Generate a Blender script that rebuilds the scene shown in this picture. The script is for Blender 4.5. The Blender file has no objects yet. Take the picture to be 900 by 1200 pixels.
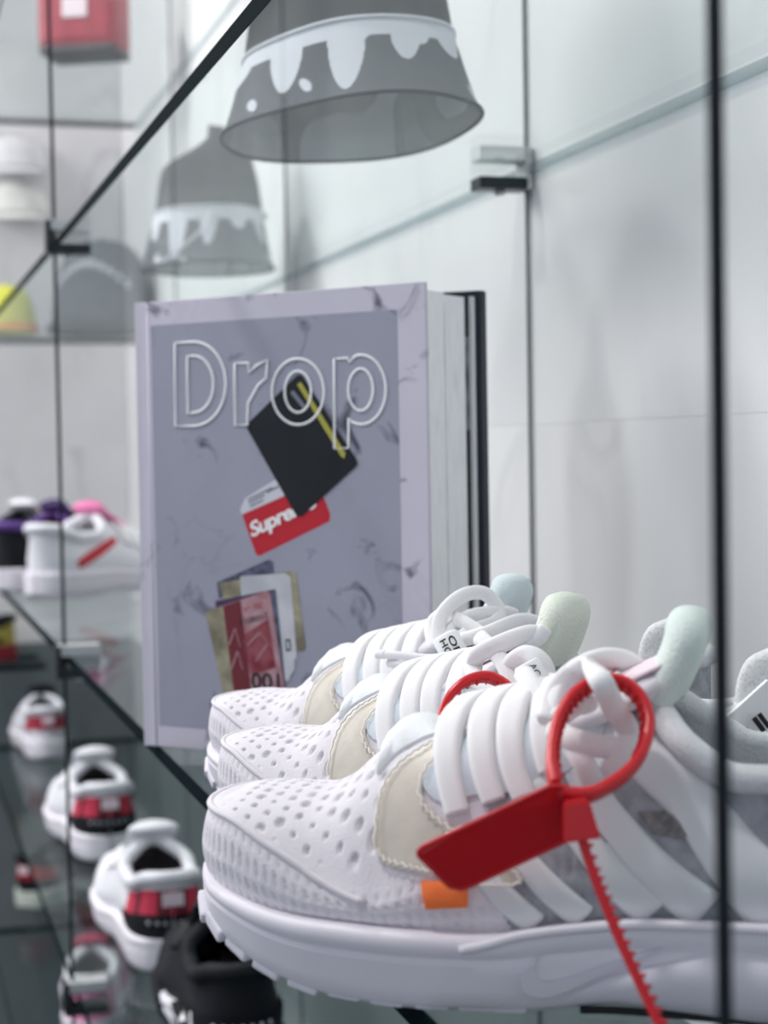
import bpy, bmesh, math, random
import numpy as np
from mathutils import Vector, Matrix, geometry as mgeo

random.seed(7); np.random.seed(7)
C = bpy.context.scene.collection
SC = bpy.context.scene

def s2l(c):
    r = []
    for v in c[:3]:
        v = v / 255.0
        r.append(v / 12.92 if v <= .04045 else ((v + .055) / 1.055) ** 2.4)
    return (r[0], r[1], r[2], 1.0)

# ------------------------------------------------------------------ camera
FPX = 2000.0                              # focal length in pixels of the 900 x 1200 frame
EYE = Vector((0, 0, 1.447))
YAW = math.radians(16.6)                  # between the view and the wall
PITCH = math.radians(2.06); ROLL = math.radians(1.0)
_f = Vector((-math.cos(YAW) * math.cos(PITCH), math.sin(YAW) * math.cos(PITCH), -math.sin(PITCH)))
_r = _f.cross(Vector((0, 0, 1))).normalized()
_u = _r.cross(_f).normalized()
_cr, _sr = math.cos(ROLL), math.sin(ROLL)
R_ = _r * _cr - _u * _sr                  # camera turned clockwise by one degree
U_ = _u * _cr + _r * _sr
F_ = _f
cam_d = bpy.data.cameras.new('camera'); cam = bpy.data.objects.new('camera', cam_d); C.objects.link(cam)
cam_d.sensor_fit = 'HORIZONTAL'; cam_d.sensor_width = 27.0; cam_d.lens = 27.0 * FPX / 900.0
cam_d.clip_start = .01; cam_d.clip_end = 60
m3 = Matrix((R_, U_, -F_)).transposed()
cam.matrix_world = Matrix.Translation(EYE) @ m3.to_4x4()
cam_d.dof.use_dof = True; cam_d.dof.focus_distance = .77; cam_d.dof.aperture_fstop = 10.0
cam_d.dof.aperture_blades = 0
SC.camera = cam

DA = .978                                 # nearest sneaker's knots and tie stand this much closer
DB, DC = .925, .948
def PA(x, y, d): return P(x, y, d * DA)
def PB(x, y, d): return P(x, y, d * DB)
def PC(x, y, d): return P(x, y, d * DC)
def P(x, y, d):                           # a point seen at pixel (x, y), d metres in front of the camera
    return EYE + F_ * d + R_ * ((x - 450) / FPX * d) + U_ * (-(y - 600) / FPX * d)
def proj(p):
    q = Vector(p) - EYE; d = q.dot(F_)
    return (450 + FPX * q.dot(R_) / d, 600 - FPX * q.dot(U_) / d, d)
def rf(right, fwd, z=0.0):                # metres right of / ahead of the eye on the level -> world
    fx = Vector((-math.cos(YAW), math.sin(YAW), 0)); rx = Vector((math.sin(YAW), math.cos(YAW), 0))
    v = rx * right + fx * fwd
    return Vector((v.x, v.y, z))

# ------------------------------------------------------------------ world, lights, exposure
W = bpy.data.worlds.new('shop_fill'); SC.world = W; W.use_nodes = True  # even fill light added all round for the unseen rest of the shop
W.node_tree.nodes['Background'].inputs[0].default_value = (.80, .88, 1.0, 1)
W.node_tree.nodes['Background'].inputs[1].default_value = .58
SC.view_settings.view_transform = 'Standard'; SC.view_settings.look = 'None'
SC.view_settings.gamma = 1; SC.view_settings.use_curve_mapping = False
SC.view_settings.exposure = 0.14
SC.cycles.transparent_max_bounces = 40
SC.cycles.max_bounces = 8
SC.cycles.use_denoising = True
SC.cycles.caustics_reflective = False; SC.cycles.caustics_refractive = False

def area_light(name, loc, target, sx, sy, power, col=(1, 1, 1)):
    d = bpy.data.lights.new(name, 'AREA'); d.shape = 'RECTANGLE'; d.size = sx; d.size_y = sy
    d.energy = power; d.color = col
    o = bpy.data.objects.new(name, d); C.objects.link(o); o.location = loc
    o.rotation_euler = (Vector(target) - Vector(loc)).to_track_quat('-Z', 'Y').to_euler()
    return o
def spot_light(name, loc, target, power, angle=60, rad=.035, col=(1, 1, 1)):
    d = bpy.data.lights.new(name, 'SPOT'); d.energy = power; d.spot_size = math.radians(angle); d.spot_blend = .6
    d.shadow_soft_size = rad; d.color = col
    o = bpy.data.objects.new(name, d); C.objects.link(o); o.location = loc
    o.rotation_euler = (Vector(target) - Vector(loc)).to_track_quat('-Z', 'Y').to_euler()
    return o
area_light('ceiling_panel_light', (-2.5, -1.5, 2.90), (-1.2, .4, 1.4), 2.2, 1.4, 80, (1, .985, .98))
for _x in (-.75, -1.6, -2.5):
    spot_light('track_spot_light', (_x, -.32, 2.88), (_x + .25, .30, 1.40), 58 if _x < -2 else 34, 78, .055, (1, .97, .96))

# ------------------------------------------------------------------ heights and depths of the fitting (metres)
ZS = [EYE.z + .607, EYE.z + .207, EYE.z - .197, EYE.z - .53, EYE.z - .87]   # shelf levels (upper faces, first two: lower faces)
YF, YB = .180, .483                      # front and back edge of the shelves
GT = .010                                # glass thickness
SH = ZS[2]                               # top of the shelf that carries the white sneakers

# ------------------------------------------------------------------ materials
def new_mat(name):
    m = bpy.data.materials.new(name); m.use_nodes = True
    nt = m.node_tree; return m, nt, nt.nodes['Principled BSDF']
def mat(name, col, rough=.6, spec=.4, var=.0, scale=40, bump=.0, bscale=300, metal=0, sss=0, col2=None, coat=0, trans=0):
    m, nt, b = new_mat(name)
    b.inputs['Base Color'].default_value = s2l(col); b.inputs['Roughness'].default_value = rough
    b.inputs['Specular IOR Level'].default_value = spec; b.inputs['Metallic'].default_value = metal
    if coat: b.inputs['Coat Weight'].default_value = coat; b.inputs['Coat Roughness'].default_value = .12
    if sss:
        b.inputs['Subsurface Weight'].default_value = sss; b.inputs['Subsurface Scale'].default_value = .004
        b.inputs['Subsurface Radius'].default_value = (1, .9, .8)
    tc = nt.nodes.new('ShaderNodeTexCoord')
    if var or col2:
        n = nt.nodes.new('ShaderNodeTexNoise'); n.inputs['Scale'].default_value = scale; n.inputs['Detail'].default_value = 4
        nt.links.new(tc.outputs['Object'], n.inputs['Vector'])
        r = nt.nodes.new('ShaderNodeValToRGB'); r.color_ramp.elements[0].position = .35; r.color_ramp.elements[1].position = .65
        c2 = col2 if col2 else tuple(max(0, v * (1 - var)) for v in col)
        r.color_ramp.elements[0].color = s2l(c2); r.color_ramp.elements[1].color = s2l(col)
        nt.links.new(n.outputs['Fac'], r.inputs['Fac']); nt.links.new(r.outputs['Color'], b.inputs['Base Color'])
    if bump:
        n = nt.nodes.new('ShaderNodeTexNoise'); n.inputs['Scale'].default_value = bscale; n.inputs['Detail'].default_value = 2
        nt.links.new(tc.outputs['Object'], n.inputs['Vector'])
        bp = nt.nodes.new('ShaderNodeBump'); bp.inputs['Strength'].default_value = bump; bp.inputs['Distance'].default_value = .001
        nt.links.new(n.outputs['Fac'], bp.inputs['Height']); nt.links.new(bp.outputs['Normal'], b.inputs['Normal'])
    return m
def weave(name, col, col2, sx, sz, rough=.75, depth=.35):
    m, nt, b = new_mat(name)
    b.inputs['Roughness'].default_value = rough; b.inputs['Specular IOR Level'].default_value = .25
    tc = nt.nodes.new('ShaderNodeTexCoord'); v = nt.nodes.new('ShaderNodeTexVoronoi')
    mp = nt.nodes.new('ShaderNodeMapping'); mp.inputs['Scale'].default_value = (sx, sx, sz)
    nt.links.new(tc.outputs['Object'], mp.inputs['Vector']); nt.links.new(mp.outputs['Vector'], v.inputs['Vector'])
    v.inputs['Scale'].default_value = 1.0
    r = nt.nodes.new('ShaderNodeValToRGB'); r.color_ramp.elements[0].color = s2l(col2); r.color_ramp.elements[1].color = s2l(col)
    r.color_ramp.elements[0].position = .05; r.color_ramp.elements[1].position = .45
    nt.links.new(v.outputs['Distance'], r.inputs['Fac']); nt.links.new(r.outputs['Color'], b.inputs['Base Color'])
    bp = nt.nodes.new('ShaderNodeBump'); bp.inputs['Strength'].default_value = depth; bp.inputs['Distance'].default_value = .001
    nt.links.new(v.outputs['Distance'], bp.inputs['Height']); nt.links.new(bp.outputs['Normal'], b.inputs['Normal'])
    return m
def marble(name, base, vein, vscale=3.0, amount=.5, spots=0, rough=.35, vw=.012, spot_col=(90, 88, 100), spot_scale=22):
    m, nt, b = new_mat(name); L = nt.links.new
    b.inputs['Roughness'].default_value = rough; b.inputs['Specular IOR Level'].default_value = .35
    tc = nt.nodes.new('ShaderNodeTexCoord')
    n1 = nt.nodes.new('ShaderNodeTexNoise'); n1.inputs['Scale'].default_value = vscale; n1.inputs['Detail'].default_value = 5; n1.inputs['Distortion'].default_value = .6
    L(tc.outputs['Object'], n1.inputs['Vector'])
    sub = nt.nodes.new('ShaderNodeMath'); sub.operation = 'SUBTRACT'; sub.inputs[1].default_value = .5; L(n1.outputs['Fac'], sub.inputs[0])
    ab = nt.nodes.new('ShaderNodeMath'); ab.operation = 'ABSOLUTE'; L(sub.outputs[0], ab.inputs[0])
    rp = nt.nodes.new('ShaderNodeValToRGB'); rp.color_ramp.elements[0].position = 0; rp.color_ramp.elements[1].position = vw
    rp.color_ramp.elements[0].color = (1, 1, 1, 1); rp.color_ramp.elements[1].color = (0, 0, 0, 1); L(ab.outputs[0], rp.inputs['Fac'])
    n2 = nt.nodes.new('ShaderNodeTexNoise'); n2.inputs['Scale'].default_value = vscale * .8; n2.inputs['Detail'].default_value = 3
    L(tc.outputs['Object'], n2.inputs['Vector'])
    r2 = nt.nodes.new('ShaderNodeValToRGB'); r2.color_ramp.elements[0].position = .45; r2.color_ramp.elements[1].position = .7; L(n2.outputs['Fac'], r2.inputs['Fac'])
    mu = nt.nodes.new('ShaderNodeMath'); mu.operation = 'MULTIPLY'; L(rp.outputs['Color'], mu.inputs[0]); L(r2.outputs['Color'], mu.inputs[1])
    mu2 = nt.nodes.new('ShaderNodeMath'); mu2.operation = 'MULTIPLY'; mu2.inputs[1].default_value = amount; L(mu.outputs[0], mu2.inputs[0])
    mx = nt.nodes.new('ShaderNodeMixRGB'); mx.inputs['Color1'].default_value = s2l(base); mx.inputs['Color2'].default_value = s2l(vein)
    L(mu2.outputs[0], mx.inputs['Fac'])
    out = mx.outputs['Color']
    n4 = nt.nodes.new('ShaderNodeTexNoise'); n4.inputs['Scale'].default_value = vscale * 2; n4.inputs['Detail'].default_value = 6; L(tc.outputs['Object'], n4.inputs['Vector'])
    r4 = nt.nodes.new('ShaderNodeMapRange'); r4.inputs['From Min'].default_value = .3; r4.inputs['From Max'].default_value = .75
    r4.inputs['To Min'].default_value = 0; r4.inputs['To Max'].default_value = amount * .35; L(n4.outputs['Fac'], r4.inputs['Value'])
    m4 = nt.nodes.new('ShaderNodeMixRGB'); L(r4.outputs['Result'], m4.inputs['Fac']); L(out, m4.inputs['Color1']); m4.inputs['Color2'].default_value = s2l(vein)
    out = m4.outputs['Color']
    if spots:
        n3 = nt.nodes.new('ShaderNodeTexNoise'); n3.inputs['Scale'].default_value = spot_scale; n3.inputs['Detail'].default_value = 5; n3.inputs['Distortion'].default_value = 1.2
        L(tc.outputs['Object'], n3.inputs['Vector'])
        r3 = nt.nodes.new('ShaderNodeValToRGB'); r3.color_ramp.elements[0].position = .60; r3.color_ramp.elements[1].position = .72; L(n3.outputs['Fac'], r3.inputs['Fac'])
        m5 = nt.nodes.new('ShaderNodeMath'); m5.operation = 'MULTIPLY'; m5.inputs[1].default_value = spots; L(r3.outputs['Color'], m5.inputs[0])
        m3_ = nt.nodes.new('ShaderNodeMixRGB'); L(m5.outputs[0], m3_.inputs['Fac']); L(out, m3_.inputs['Color1']); m3_.inputs['Color2'].default_value = s2l(spot_col)
        out = m3_.outputs['Color']
    L(out, b.inputs['Base Color'])
    return m
def glass_mat(name, tint, f0=.02, fmax=.36):
    m = bpy.data.materials.new(name); m.use_nodes = True; nt = m.node_tree; L = nt.links.new
    nt.nodes.remove(nt.nodes['Principled BSDF']); out = nt.nodes['Material Output']
    t = nt.nodes.new('ShaderNodeBsdfTransparent'); t.inputs[0].default_value = tint
    g = nt.nodes.new('ShaderNodeBsdfGlossy'); g.inputs['Roughness'].default_value = .01; g.inputs[0].default_value = (.95, 1, 1, 1)
    lw = nt.nodes.new('ShaderNodeLayerWeight'); lw.inputs['Blend'].default_value = .5
    pw = nt.nodes.new('ShaderNodeMath'); pw.operation = 'POWER'; pw.inputs[1].default_value = 5; L(lw.outputs['Facing'], pw.inputs[0])
    mr = nt.nodes.new('ShaderNodeMapRange'); mr.inputs['To Min'].default_value = f0; mr.inputs['To Max'].default_value = fmax; L(pw.outputs[0], mr.inputs['Value'])
    mx = nt.nodes.new('ShaderNodeMixShader'); L(mr.outputs['Result'], mx.inputs[0]); L(t.outputs[0], mx.inputs[1]); L(g.outputs[0], mx.inputs[2])
    L(mx.outputs[0], out.inputs[0]); return m
def camo(name, cols, scale=16, pos=(.43, .55)):
    m, nt, b = new_mat(name); L = nt.links.new
    b.inputs['Roughness'].default_value = .8; b.inputs['Specular IOR Level'].default_value = .2
    tc = nt.nodes.new('ShaderNodeTexCoord'); n = nt.nodes.new('ShaderNodeTexNoise')
    n.inputs['Scale'].default_value = scale; n.inputs['Detail'].default_value = 1; n.inputs['Distortion'].default_value = .8
    L(tc.outputs['Object'], n.inputs['Vector'])
    r = nt.nodes.new('ShaderNodeValToRGB'); r.color_ramp.interpolation = 'CONSTANT'
    r.color_ramp.elements[0].color = s2l(cols[0]); r.color_ramp.elements[1].position = pos[0]; r.color_ramp.elements[1].color = s2l(cols[1])
    e = r.color_ramp.elements.new(pos[1]); e.color = s2l(cols[2])
    L(n.outputs['Fac'], r.inputs['Fac']); L(r.outputs['Color'], b.inputs['Base Color']); return m

M = {}
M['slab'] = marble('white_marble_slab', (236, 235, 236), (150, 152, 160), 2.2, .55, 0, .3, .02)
M['slab_shade'] = marble('shaded_marble_slab', (118, 126, 128), (80, 86, 90), 2.2, .5, 0, .5, .02)  # lower wall slabs, the shade beneath the shelves put into their colour
M['joint'] = mat('joint_grey', (215, 216, 218), .8)
M['glass'] = glass_mat('shelf_glass', (.93, .957, .95, 1))
M['glass_edge'] = mat('glass_edge', (6, 22, 26), .9, .05)
M['glass_edge_pale'] = glass_mat('glass_edge_pale', (.74, .79, .80, 1))
M['steel'] = mat('brushed_steel', (206, 208, 210), .35, .5, metal=.5)
M['steel_dark'] = mat('dark_steel', (48, 54, 58), .35, .5, metal=.6)
M['cable'] = mat('steel_cable', (30, 35, 42), .7, .15)
M['cable_wall'] = mat('grey_wall_cable', (112, 117, 122), .5, .3)
M['floor'] = mat('floor_grey', (88, 96, 98), .45, .4, var=.15, scale=3)
M['ceil'] = mat('ceiling_white', (225, 226, 226), .8)
M['knit'] = mat('white_knit', (224, 220, 226), .8, .2, bump=.25, bscale=900)
M['mesh_under'] = mat('grey_mesh_lining', (204, 201, 207), .9, .1)
M['knit_grey'] = weave('grey_white_knit', (216, 219, 222), (194, 198, 203), 900, 900, .8, .2)
M['sole'] = mat('white_foam_sole', (232, 228, 236), .45, .35, sss=.15)
M['sole2'] = mat('white_rubber_tread', (228, 224, 234), .5, .3)
M['cage'] = mat('translucent_white_plastic', (226, 228, 230), .35, .4, sss=.2)
M['tan'] = mat('tan_patch', (212, 205, 193), .35, .4, var=.04, scale=60, bump=.2, bscale=200)
M['stitch'] = mat('cream_stitch', (238, 234, 226), .6)
M['blue'] = mat('pale_blue_lining', (208, 217, 224), .6, .3, bump=.2, bscale=500)
M['pod'] = mat('pale_translucent_pod', (230, 233, 236), .5, .3, bump=.3, bscale=700, sss=.1)
M['mint'] = mat('mint_foam', (216, 228, 222), .85, .1, bump=.5, bscale=700)
M['lime'] = mat('pale_lime_foam', (224, 230, 218), .85, .1, bump=.5, bscale=700)
M['bluefoam'] = mat('pale_blue_foam', (216, 228, 231), .85, .1, bump=.5, bscale=700)
M['lace'] = weave('white_lace', (240, 239, 240), (232, 231, 233), 1500, 1500, .8, .12)
M['white'] = mat('white_print', (240, 240, 242), .6)
M['label'] = mat('pinkish_label', (232, 214, 222), .5, .3)
M['red'] = mat('red_plastic', (204, 24, 36), .32, .45, sss=.05)
M['redprint'] = mat('red_print', (178, 26, 44), .5)
M['orange'] = mat('orange_tab', (255, 128, 64), .55, .3)
M['black'] = mat('black_print', (22, 24, 30), .6)
M['fabric'] = weave('white_heel_fabric', (226, 225, 226), (200, 200, 204), 700, 500)
M['greymesh'] = mat('grey_brown_mesh', (146, 143, 142), .9, .1, var=.25, scale=250)
M['midmesh'] = mat('silver_mesh', (172, 175, 182), .8, .2, var=.14, scale=160)

# ------------------------------------------------------------------ object helpers
def empty(name, loc=(0, 0, 0), rz=0):
    o = bpy.data.objects.new(name, None); C.objects.link(o); o.location = loc; o.rotation_euler = (0, 0, rz)
    o.empty_display_size = .05; return o
def tag(o, label=None, cat=None, group=None, kind=None):
    if label: o['label'] = label
    if cat: o['category'] = cat
    if group: o['group'] = group
    if kind: o['kind'] = kind
    return o
def link(name, me, parent=None):
    o = bpy.data.objects.new(name, me); C.objects.link(o)
    if parent: o.parent = parent
    return o
class MB:
    def __init__(s): s.v = []; s.f = []; s.mi = []; s.mats = []; s.sm = []
    def mid(s, m):
        if m not in s.mats: s.mats.append(m)
        return s.mats.index(m)
    def add(s, vs, fs, m=None, smooth=True):
        o = len(s.v); s.v += [tuple(p) for p in vs]; k = s.mid(m)
        for f in fs: s.f.append(tuple(i + o for i in f)); s.mi.append(k); s.sm.append(smooth)
    def grid(s, pts, nu, nv, m=None, cu=False, cv=False, mids=None, flip=False):
        fs = []; mm = []
        for i in range(nu if cu else nu - 1):
            for j in range(nv if cv else nv - 1):
                a, b_, c, d = i * nv + j, ((i + 1) % nu) * nv + j, ((i + 1) % nu) * nv + (j + 1) % nv, i * nv + (j + 1) % nv
                fs.append((a, d, c, b_) if flip else (a, b_, c, d))
                if mids is not None: mm.append(mids[i * nv + j])
        o = len(s.v); s.v += [tuple(p) for p in pts]
        if mids is None:
            k = s.mid(m); mm = [k] * len(fs)
        s.f += [tuple(i + o for i in f) for f in fs]; s.mi += mm; s.sm += [True] * len(fs)
    def box(s, lo, hi, m=None):
        x0, y0, z0 = lo; x1, y1, z1 = hi
        v = [(x0, y0, z0), (x1, y0, z0), (x1, y1, z0), (x0, y1, z0), (x0, y0, z1), (x1, y0, z1), (x1, y1, z1), (x0, y1, z1)]
        s.add(v, [(0, 3, 2, 1), (4, 5, 6, 7), (0, 1, 5, 4), (1, 2, 6, 5), (2, 3, 7, 6), (3, 0, 4, 7)], m, False)
    def prism(s, outline, ex, m=None, smooth=False):   # outline: 3D points, ex: extrusion vector
        n = len(outline); ex = Vector(ex); a = [Vector(p) for p in outline]
        s.add(a + [p + ex for p in a], [tuple(range(n))[::-1], tuple(range(n, 2 * n))] + [(i, (i + 1) % n, n + (i + 1) % n, n + i) for i in range(n)], m, smooth)
    def tube(s, path, r, m=None, seg=8, closed=False, flat=1.0, ups=None, caps=True):
        pts = [Vector(p) for p in path]; n = len(pts)
        rs = r if hasattr(r, '__len__') else [r] * n
        prev = None; vs = []
        for i, p in enumerate(pts):
            t = (pts[(i + 1) % n] - pts[i - 1]) if closed else (pts[min(i + 1, n - 1)] - pts[max(i - 1, 0)])
            t = t.normalized() if t.length > 1e-9 else Vector((0, 0, 1))
            if ups is not None: nn = Vector(ups[i]) if not isinstance(ups, Vector) else ups
            else: nn = prev if prev is not None else (Vector((0, 0, 1)) if abs(t.z) < .9 else Vector((1, 0, 0)))
            nn = (nn - t * nn.dot(t)); nn = nn.normalized() if nn.length > 1e-6 else t.orthogonal().normalized()
            prev = nn; bb = t.cross(nn)
            for k in range(seg):
                a = 2 * math.pi * k / seg
                vs.append(p + nn * (math.cos(a) * rs[i] * flat) + bb * (math.sin(a) * rs[i]))
        fs = []
        for i in range(n if closed else n - 1):
            for k in range(seg):
                fs.append((i * seg + k, i * seg + (k + 1) % seg, ((i + 1) % n) * seg + (k + 1) % seg, ((i + 1) % n) * seg + k))
        if caps and not closed: fs += [tuple(range(seg))[::-1], tuple(range((n - 1) * seg, n * seg))]
        s.add(vs, fs, m, True)
    def band(s, path, ups, w, th, m=None, crown=.0):    # strap with rectangular section, flat side along ups
        pts = [Vector(p) for p in path]; n = len(pts); ws = w if hasattr(w, '__len__') else [w] * n; vs = []
        prof = [(-.5, 0), (-.5, .6), (-.36, 1), (0, 1 + crown), (.36, 1), (.5, .6), (.5, 0)]
        for i, p in enumerate(pts):
            t = (pts[min(i + 1, n - 1)] - pts[max(i - 1, 0)]).normalized(); nn = Vector(ups[i]); nn = (nn - t * nn.dot(t)).normalized(); bb = t.cross(nn)
            for a, b_ in prof: vs.append(p + bb * (a * ws[i]) + nn * (b_ * th))
        k = len(prof); fs = []
        for i in range(n - 1):
            for j in range(k): fs.append((i * k + j, i * k + (j + 1) % k, (i + 1) * k + (j + 1) % k, (i + 1) * k + j))
        fs += [tuple(range(k))[::-1], tuple(range((n - 1) * k, n * k))]
        s.add(vs, fs, m, True)
    def build(s, name, parent=None, default=None, merge=0, sharp=None, bevel=None):
        me = bpy.data.meshes.new(name); me.from_pydata(s.v, [], s.f)
        for q in s.mats: me.materials.append(q if q else default)
        me.polygons.foreach_set('material_index', s.mi); me.polygons.foreach_set('use_smooth', s.sm)
        bm = bmesh.new(); bm.from_mesh(me)
        if merge: bmesh.ops.remove_doubles(bm, verts=bm.verts, dist=merge)
        if bevel: bmesh.ops.bevel(bm, geom=[e for e in bm.edges], offset=bevel, segments=2, affect='EDGES', profile=.6)
        bmesh.ops.recalc_face_normals(bm, faces=bm.faces); bm.to_mesh(me); bm.free()
        if sharp: me.set_sharp_from_angle(angle=math.radians(sharp))
        me.update(); return link(name, me, parent)
def spline(pts, n=8, closed=False):
    p = [Vector(q) for q in pts]; out = []; k = len(p)
    for i in range(k if closed else k - 1):
        a, b_, c, d = (p[(i - 1) % k], p[i], p[(i + 1) % k], p[(i + 2) % k]) if closed else (p[max(i - 1, 0)], p[i], p[i + 1], p[min(i + 2, k - 1)])
        for j in range(n):
            t = j / n; out.append(.5 * ((2 * b_) + (c - a) * t + (2 * a - 5 * b_ + 4 * c - d) * t * t + (3 * b_ - a - 3 * c + d) * t ** 3))
    if not closed: out.append(p[-1])
    return out
def copy_tree(o, parent=None):
    c = o.copy(); C.objects.link(c)
    if parent is not None: c.parent = parent
    for ch in list(o.children): copy_tree(ch, c)
    return c
def text_mesh(txt, size=1, outline=None, thick=0, shear=0, bold=0, spacing=1.0):
    cu = bpy.data.curves.new('lettering', 'FONT'); cu.body = txt; cu.size = size; cu.shear = shear; cu.resolution_u = 6; cu.space_character = spacing
    if outline: cu.fill_mode = 'NONE'; cu.bevel_depth = outline; cu.bevel_resolution = 1
    else: cu.extrude = thick; cu.offset = bold
    o = bpy.data.objects.new('lettering', cu); C.objects.link(o)
    dg = bpy.context.evaluated_depsgraph_get(); me = bpy.data.meshes.new_from_object(o.evaluated_get(dg))
    bpy.data.objects.remove(o); bpy.data.curves.remove(cu); return me
def remap_mesh(me, fn):                    # move every vertex through fn (bounding box first normalised to 0..1)
    n = len(me.vertices); co = np.zeros(n * 3); me.vertices.foreach_get('co', co); co = co.reshape(-1, 3)
    lo = co.min(0); hi = co.max(0); d = np.maximum(hi - lo, 1e-9)
    out = [fn((c[0] - lo[0]) / d[0], (c[1] - lo[1]) / d[1], c[2]) for c in co]
    me.vertices.foreach_set('co', np.array([tuple(q) for q in out]).ravel()); me.update()

# ================================================================== THE SETTING
fl = MB(); fl.box((-4.6, -3.2, -.1), (1.6, .62, 0), M['floor']); tag(fl.build('floor'), kind='structure')
ce = MB(); ce.box((-4.6, -3.2, 2.98), (1.6, .62, 3.08), M['ceil']); tag(ce.build('ceiling'), kind='structure')
WY = YB + .004                            # face of the slabs on the back wall
wb = MB(); wb.box((-3.52, WY + .011, 0), (1.6, WY + .13, 2.98), M['joint']); wall_back = tag(wb.build('wall_back'), kind='structure')
WX = -3.42                                # face of the end wall
wl = MB(); wl.box((WX - .13, -3.2, 0), (WX - .011, WY + .011, 2.98), M['joint']); wall_left = tag(wl.build('wall_left'), kind='structure')
slab_mesh = {}
def slab(parent, w, h, m, loc, rz):
    key = (round(w, 3), round(h, 3), m.name)
    if key not in slab_mesh:
        b = MB(); g = .0008; b.box((-w / 2 + g, 0, g * .1), (w / 2 - g, .012, h - g * .1), m); o = b.build('stone_slab', parent); slab_mesh[key] = o.data
    else: o = link('stone_slab', slab_mesh[key], parent)
    o.location = loc; o.rotation_euler = (0, 0, rz)
ROWS = [(0, .52, 'slab_shade'), (.52, .56, 'slab_shade'), (1.08, .385, 'slab'), (1.465, .80, 'slab'), (2.265, .715, 'slab')]
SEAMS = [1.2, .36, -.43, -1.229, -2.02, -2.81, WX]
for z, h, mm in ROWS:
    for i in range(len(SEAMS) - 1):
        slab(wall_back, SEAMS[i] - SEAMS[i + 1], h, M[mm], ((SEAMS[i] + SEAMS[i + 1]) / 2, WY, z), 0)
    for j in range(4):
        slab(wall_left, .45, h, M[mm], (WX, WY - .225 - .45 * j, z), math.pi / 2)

# glass shelves: two panes per level, front clips and back clips on steel cables
def glass_shelf(x0, x1, ztop, label, y0=YF, y1=YB):
    root = empty('glass_shelf', ((x0 + x1) / 2, (y0 + y1) / 2, ztop))
    tag(root, label, 'shelf')
    b = MB(); hx, hy = abs(x1 - x0) / 2 - .001, (y1 - y0) / 2
    v = [(-hx, -hy, -GT), (hx, -hy, -GT), (hx, hy, -GT), (-hx, hy, -GT), (-hx, -hy, 0), (hx, -hy, 0), (hx, hy, 0), (-hx, hy, 0)]
    b.add(v, [(0, 3, 2, 1), (4, 5, 6, 7)], M['glass'], False)
    b.build('pane', root)
    e = MB(); q = .0004
    e.box((-hx, -hy - q, -GT), (hx, -hy, 0), M['glass_edge']); e.build('polished_front_edge', root)
    e = MB(); e.box((-hx, hy, -GT + .001), (hx, hy + q, -.001), M['glass_edge_pale']); e.build('polished_back_edge', root)
    for sx in (-1, 1):
        e = MB(); e.box((sx * hx - q / 2, -hy, -GT), (sx * hx + q / 2, hy, 0), M['glass_edge']); e.build('polished_end_edge', root)
    return root
XN, XJ, XE = .55, -1.69, -3.20            # near end, joint between panes, far end
for k, t in enumerate(['clear glass shelf above the camouflage hats, holding the red bag, topmost in the frame',
          'clear glass shelf over the book, with the camouflage hats on it',
          'clear glass shelf under the book and the three white sneakers',
          'clear glass shelf below the white sneakers, carrying the red-heeled shoes',
          'lowest clear glass shelf near the dark floor, under the red-heeled shoes']):
    glass_shelf(XN, XE, ZS[k] + (GT if k < 2 else 0), t)

FRONT_X = [-.331, XJ]; BACK_X = [-.43, -1.229, -2.02, -2.81]
def cable(x, y, label):
    b = MB(); b.tube([(0, 0, 0), (0, 0, .7), (0, 0, 1.4), (0, 0, 2.2), (0, 0, 2.98)], .0018 if y < .3 else .0013, M['cable'] if y < .3 else M['cable_wall'], 10)
    o = b.build('steel_cable'); o.location = (x, y, 0); tag(o, label, 'cable'); return o
cable(FRONT_X[0], YF - .006, 'thick dark vertical steel cable crossing in front of the sneakers')
cable(FRONT_X[1], YF - .006, 'dark vertical cable through the two front clips, far along the shelf')
for x, t in zip(BACK_X, ['dark vertical wall cable hidden beyond the frame beside the sneakers', 'grey vertical wall cable running down through the clip right of the book',
                         'thin grey vertical wall cable rising above the book', 'faint vertical wall cable beside the grey domed hat']):
    if x < -.5: cable(x, WY - .0022, t)
def clip(x, y, z, label, back):
    root = empty('shelf_clip', (x, y, z)); tag(root, label, 'clip', None)
    hx, hy = .011, .020
    b = MB(); b.box((-hx, -hy, -GT - .0105), (hx, hy, -GT - .0012), M['steel_dark']); b.build('lower_jaw', root, bevel=.0012)
    b = MB(); b.box((-hx, -hy, .0012), (hx, hy, .012), M['steel']); b.build('upper_jaw', root, bevel=.0012)
    b = MB(); s = 1 if back else -1
    b.box((-hx, s * hy - .003, -GT - .0105), (hx, s * hy + .003, .0118), M['steel'] if back else M['steel_dark']); b.build('clip_body', root, bevel=.001)
    b = MB(); b.tube([(0, 0, -GT - .014), (0, 0, -GT - .0105)], .004, M['steel'], 12); b.build('set_screw', root)
    return root
lv = ['topmost', 'upper', 'middle', 'lower']
for k, t in ((1, 'small dark metal front clip on the upper shelf, left of the hats'), (2, 'small silver metal front clip on the shelf left of the book'), (3, 'small metal front clip on the low shelf by the red-heeled shoes')):
    zt = ZS[k] + (GT if k < 2 else 0); clip(XJ, YF + .008, zt, t, False)
clip(-1.229, WY - .024, ZS[1] + GT, 'small metal wall clip holding the upper shelf right of the hats', True)

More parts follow.
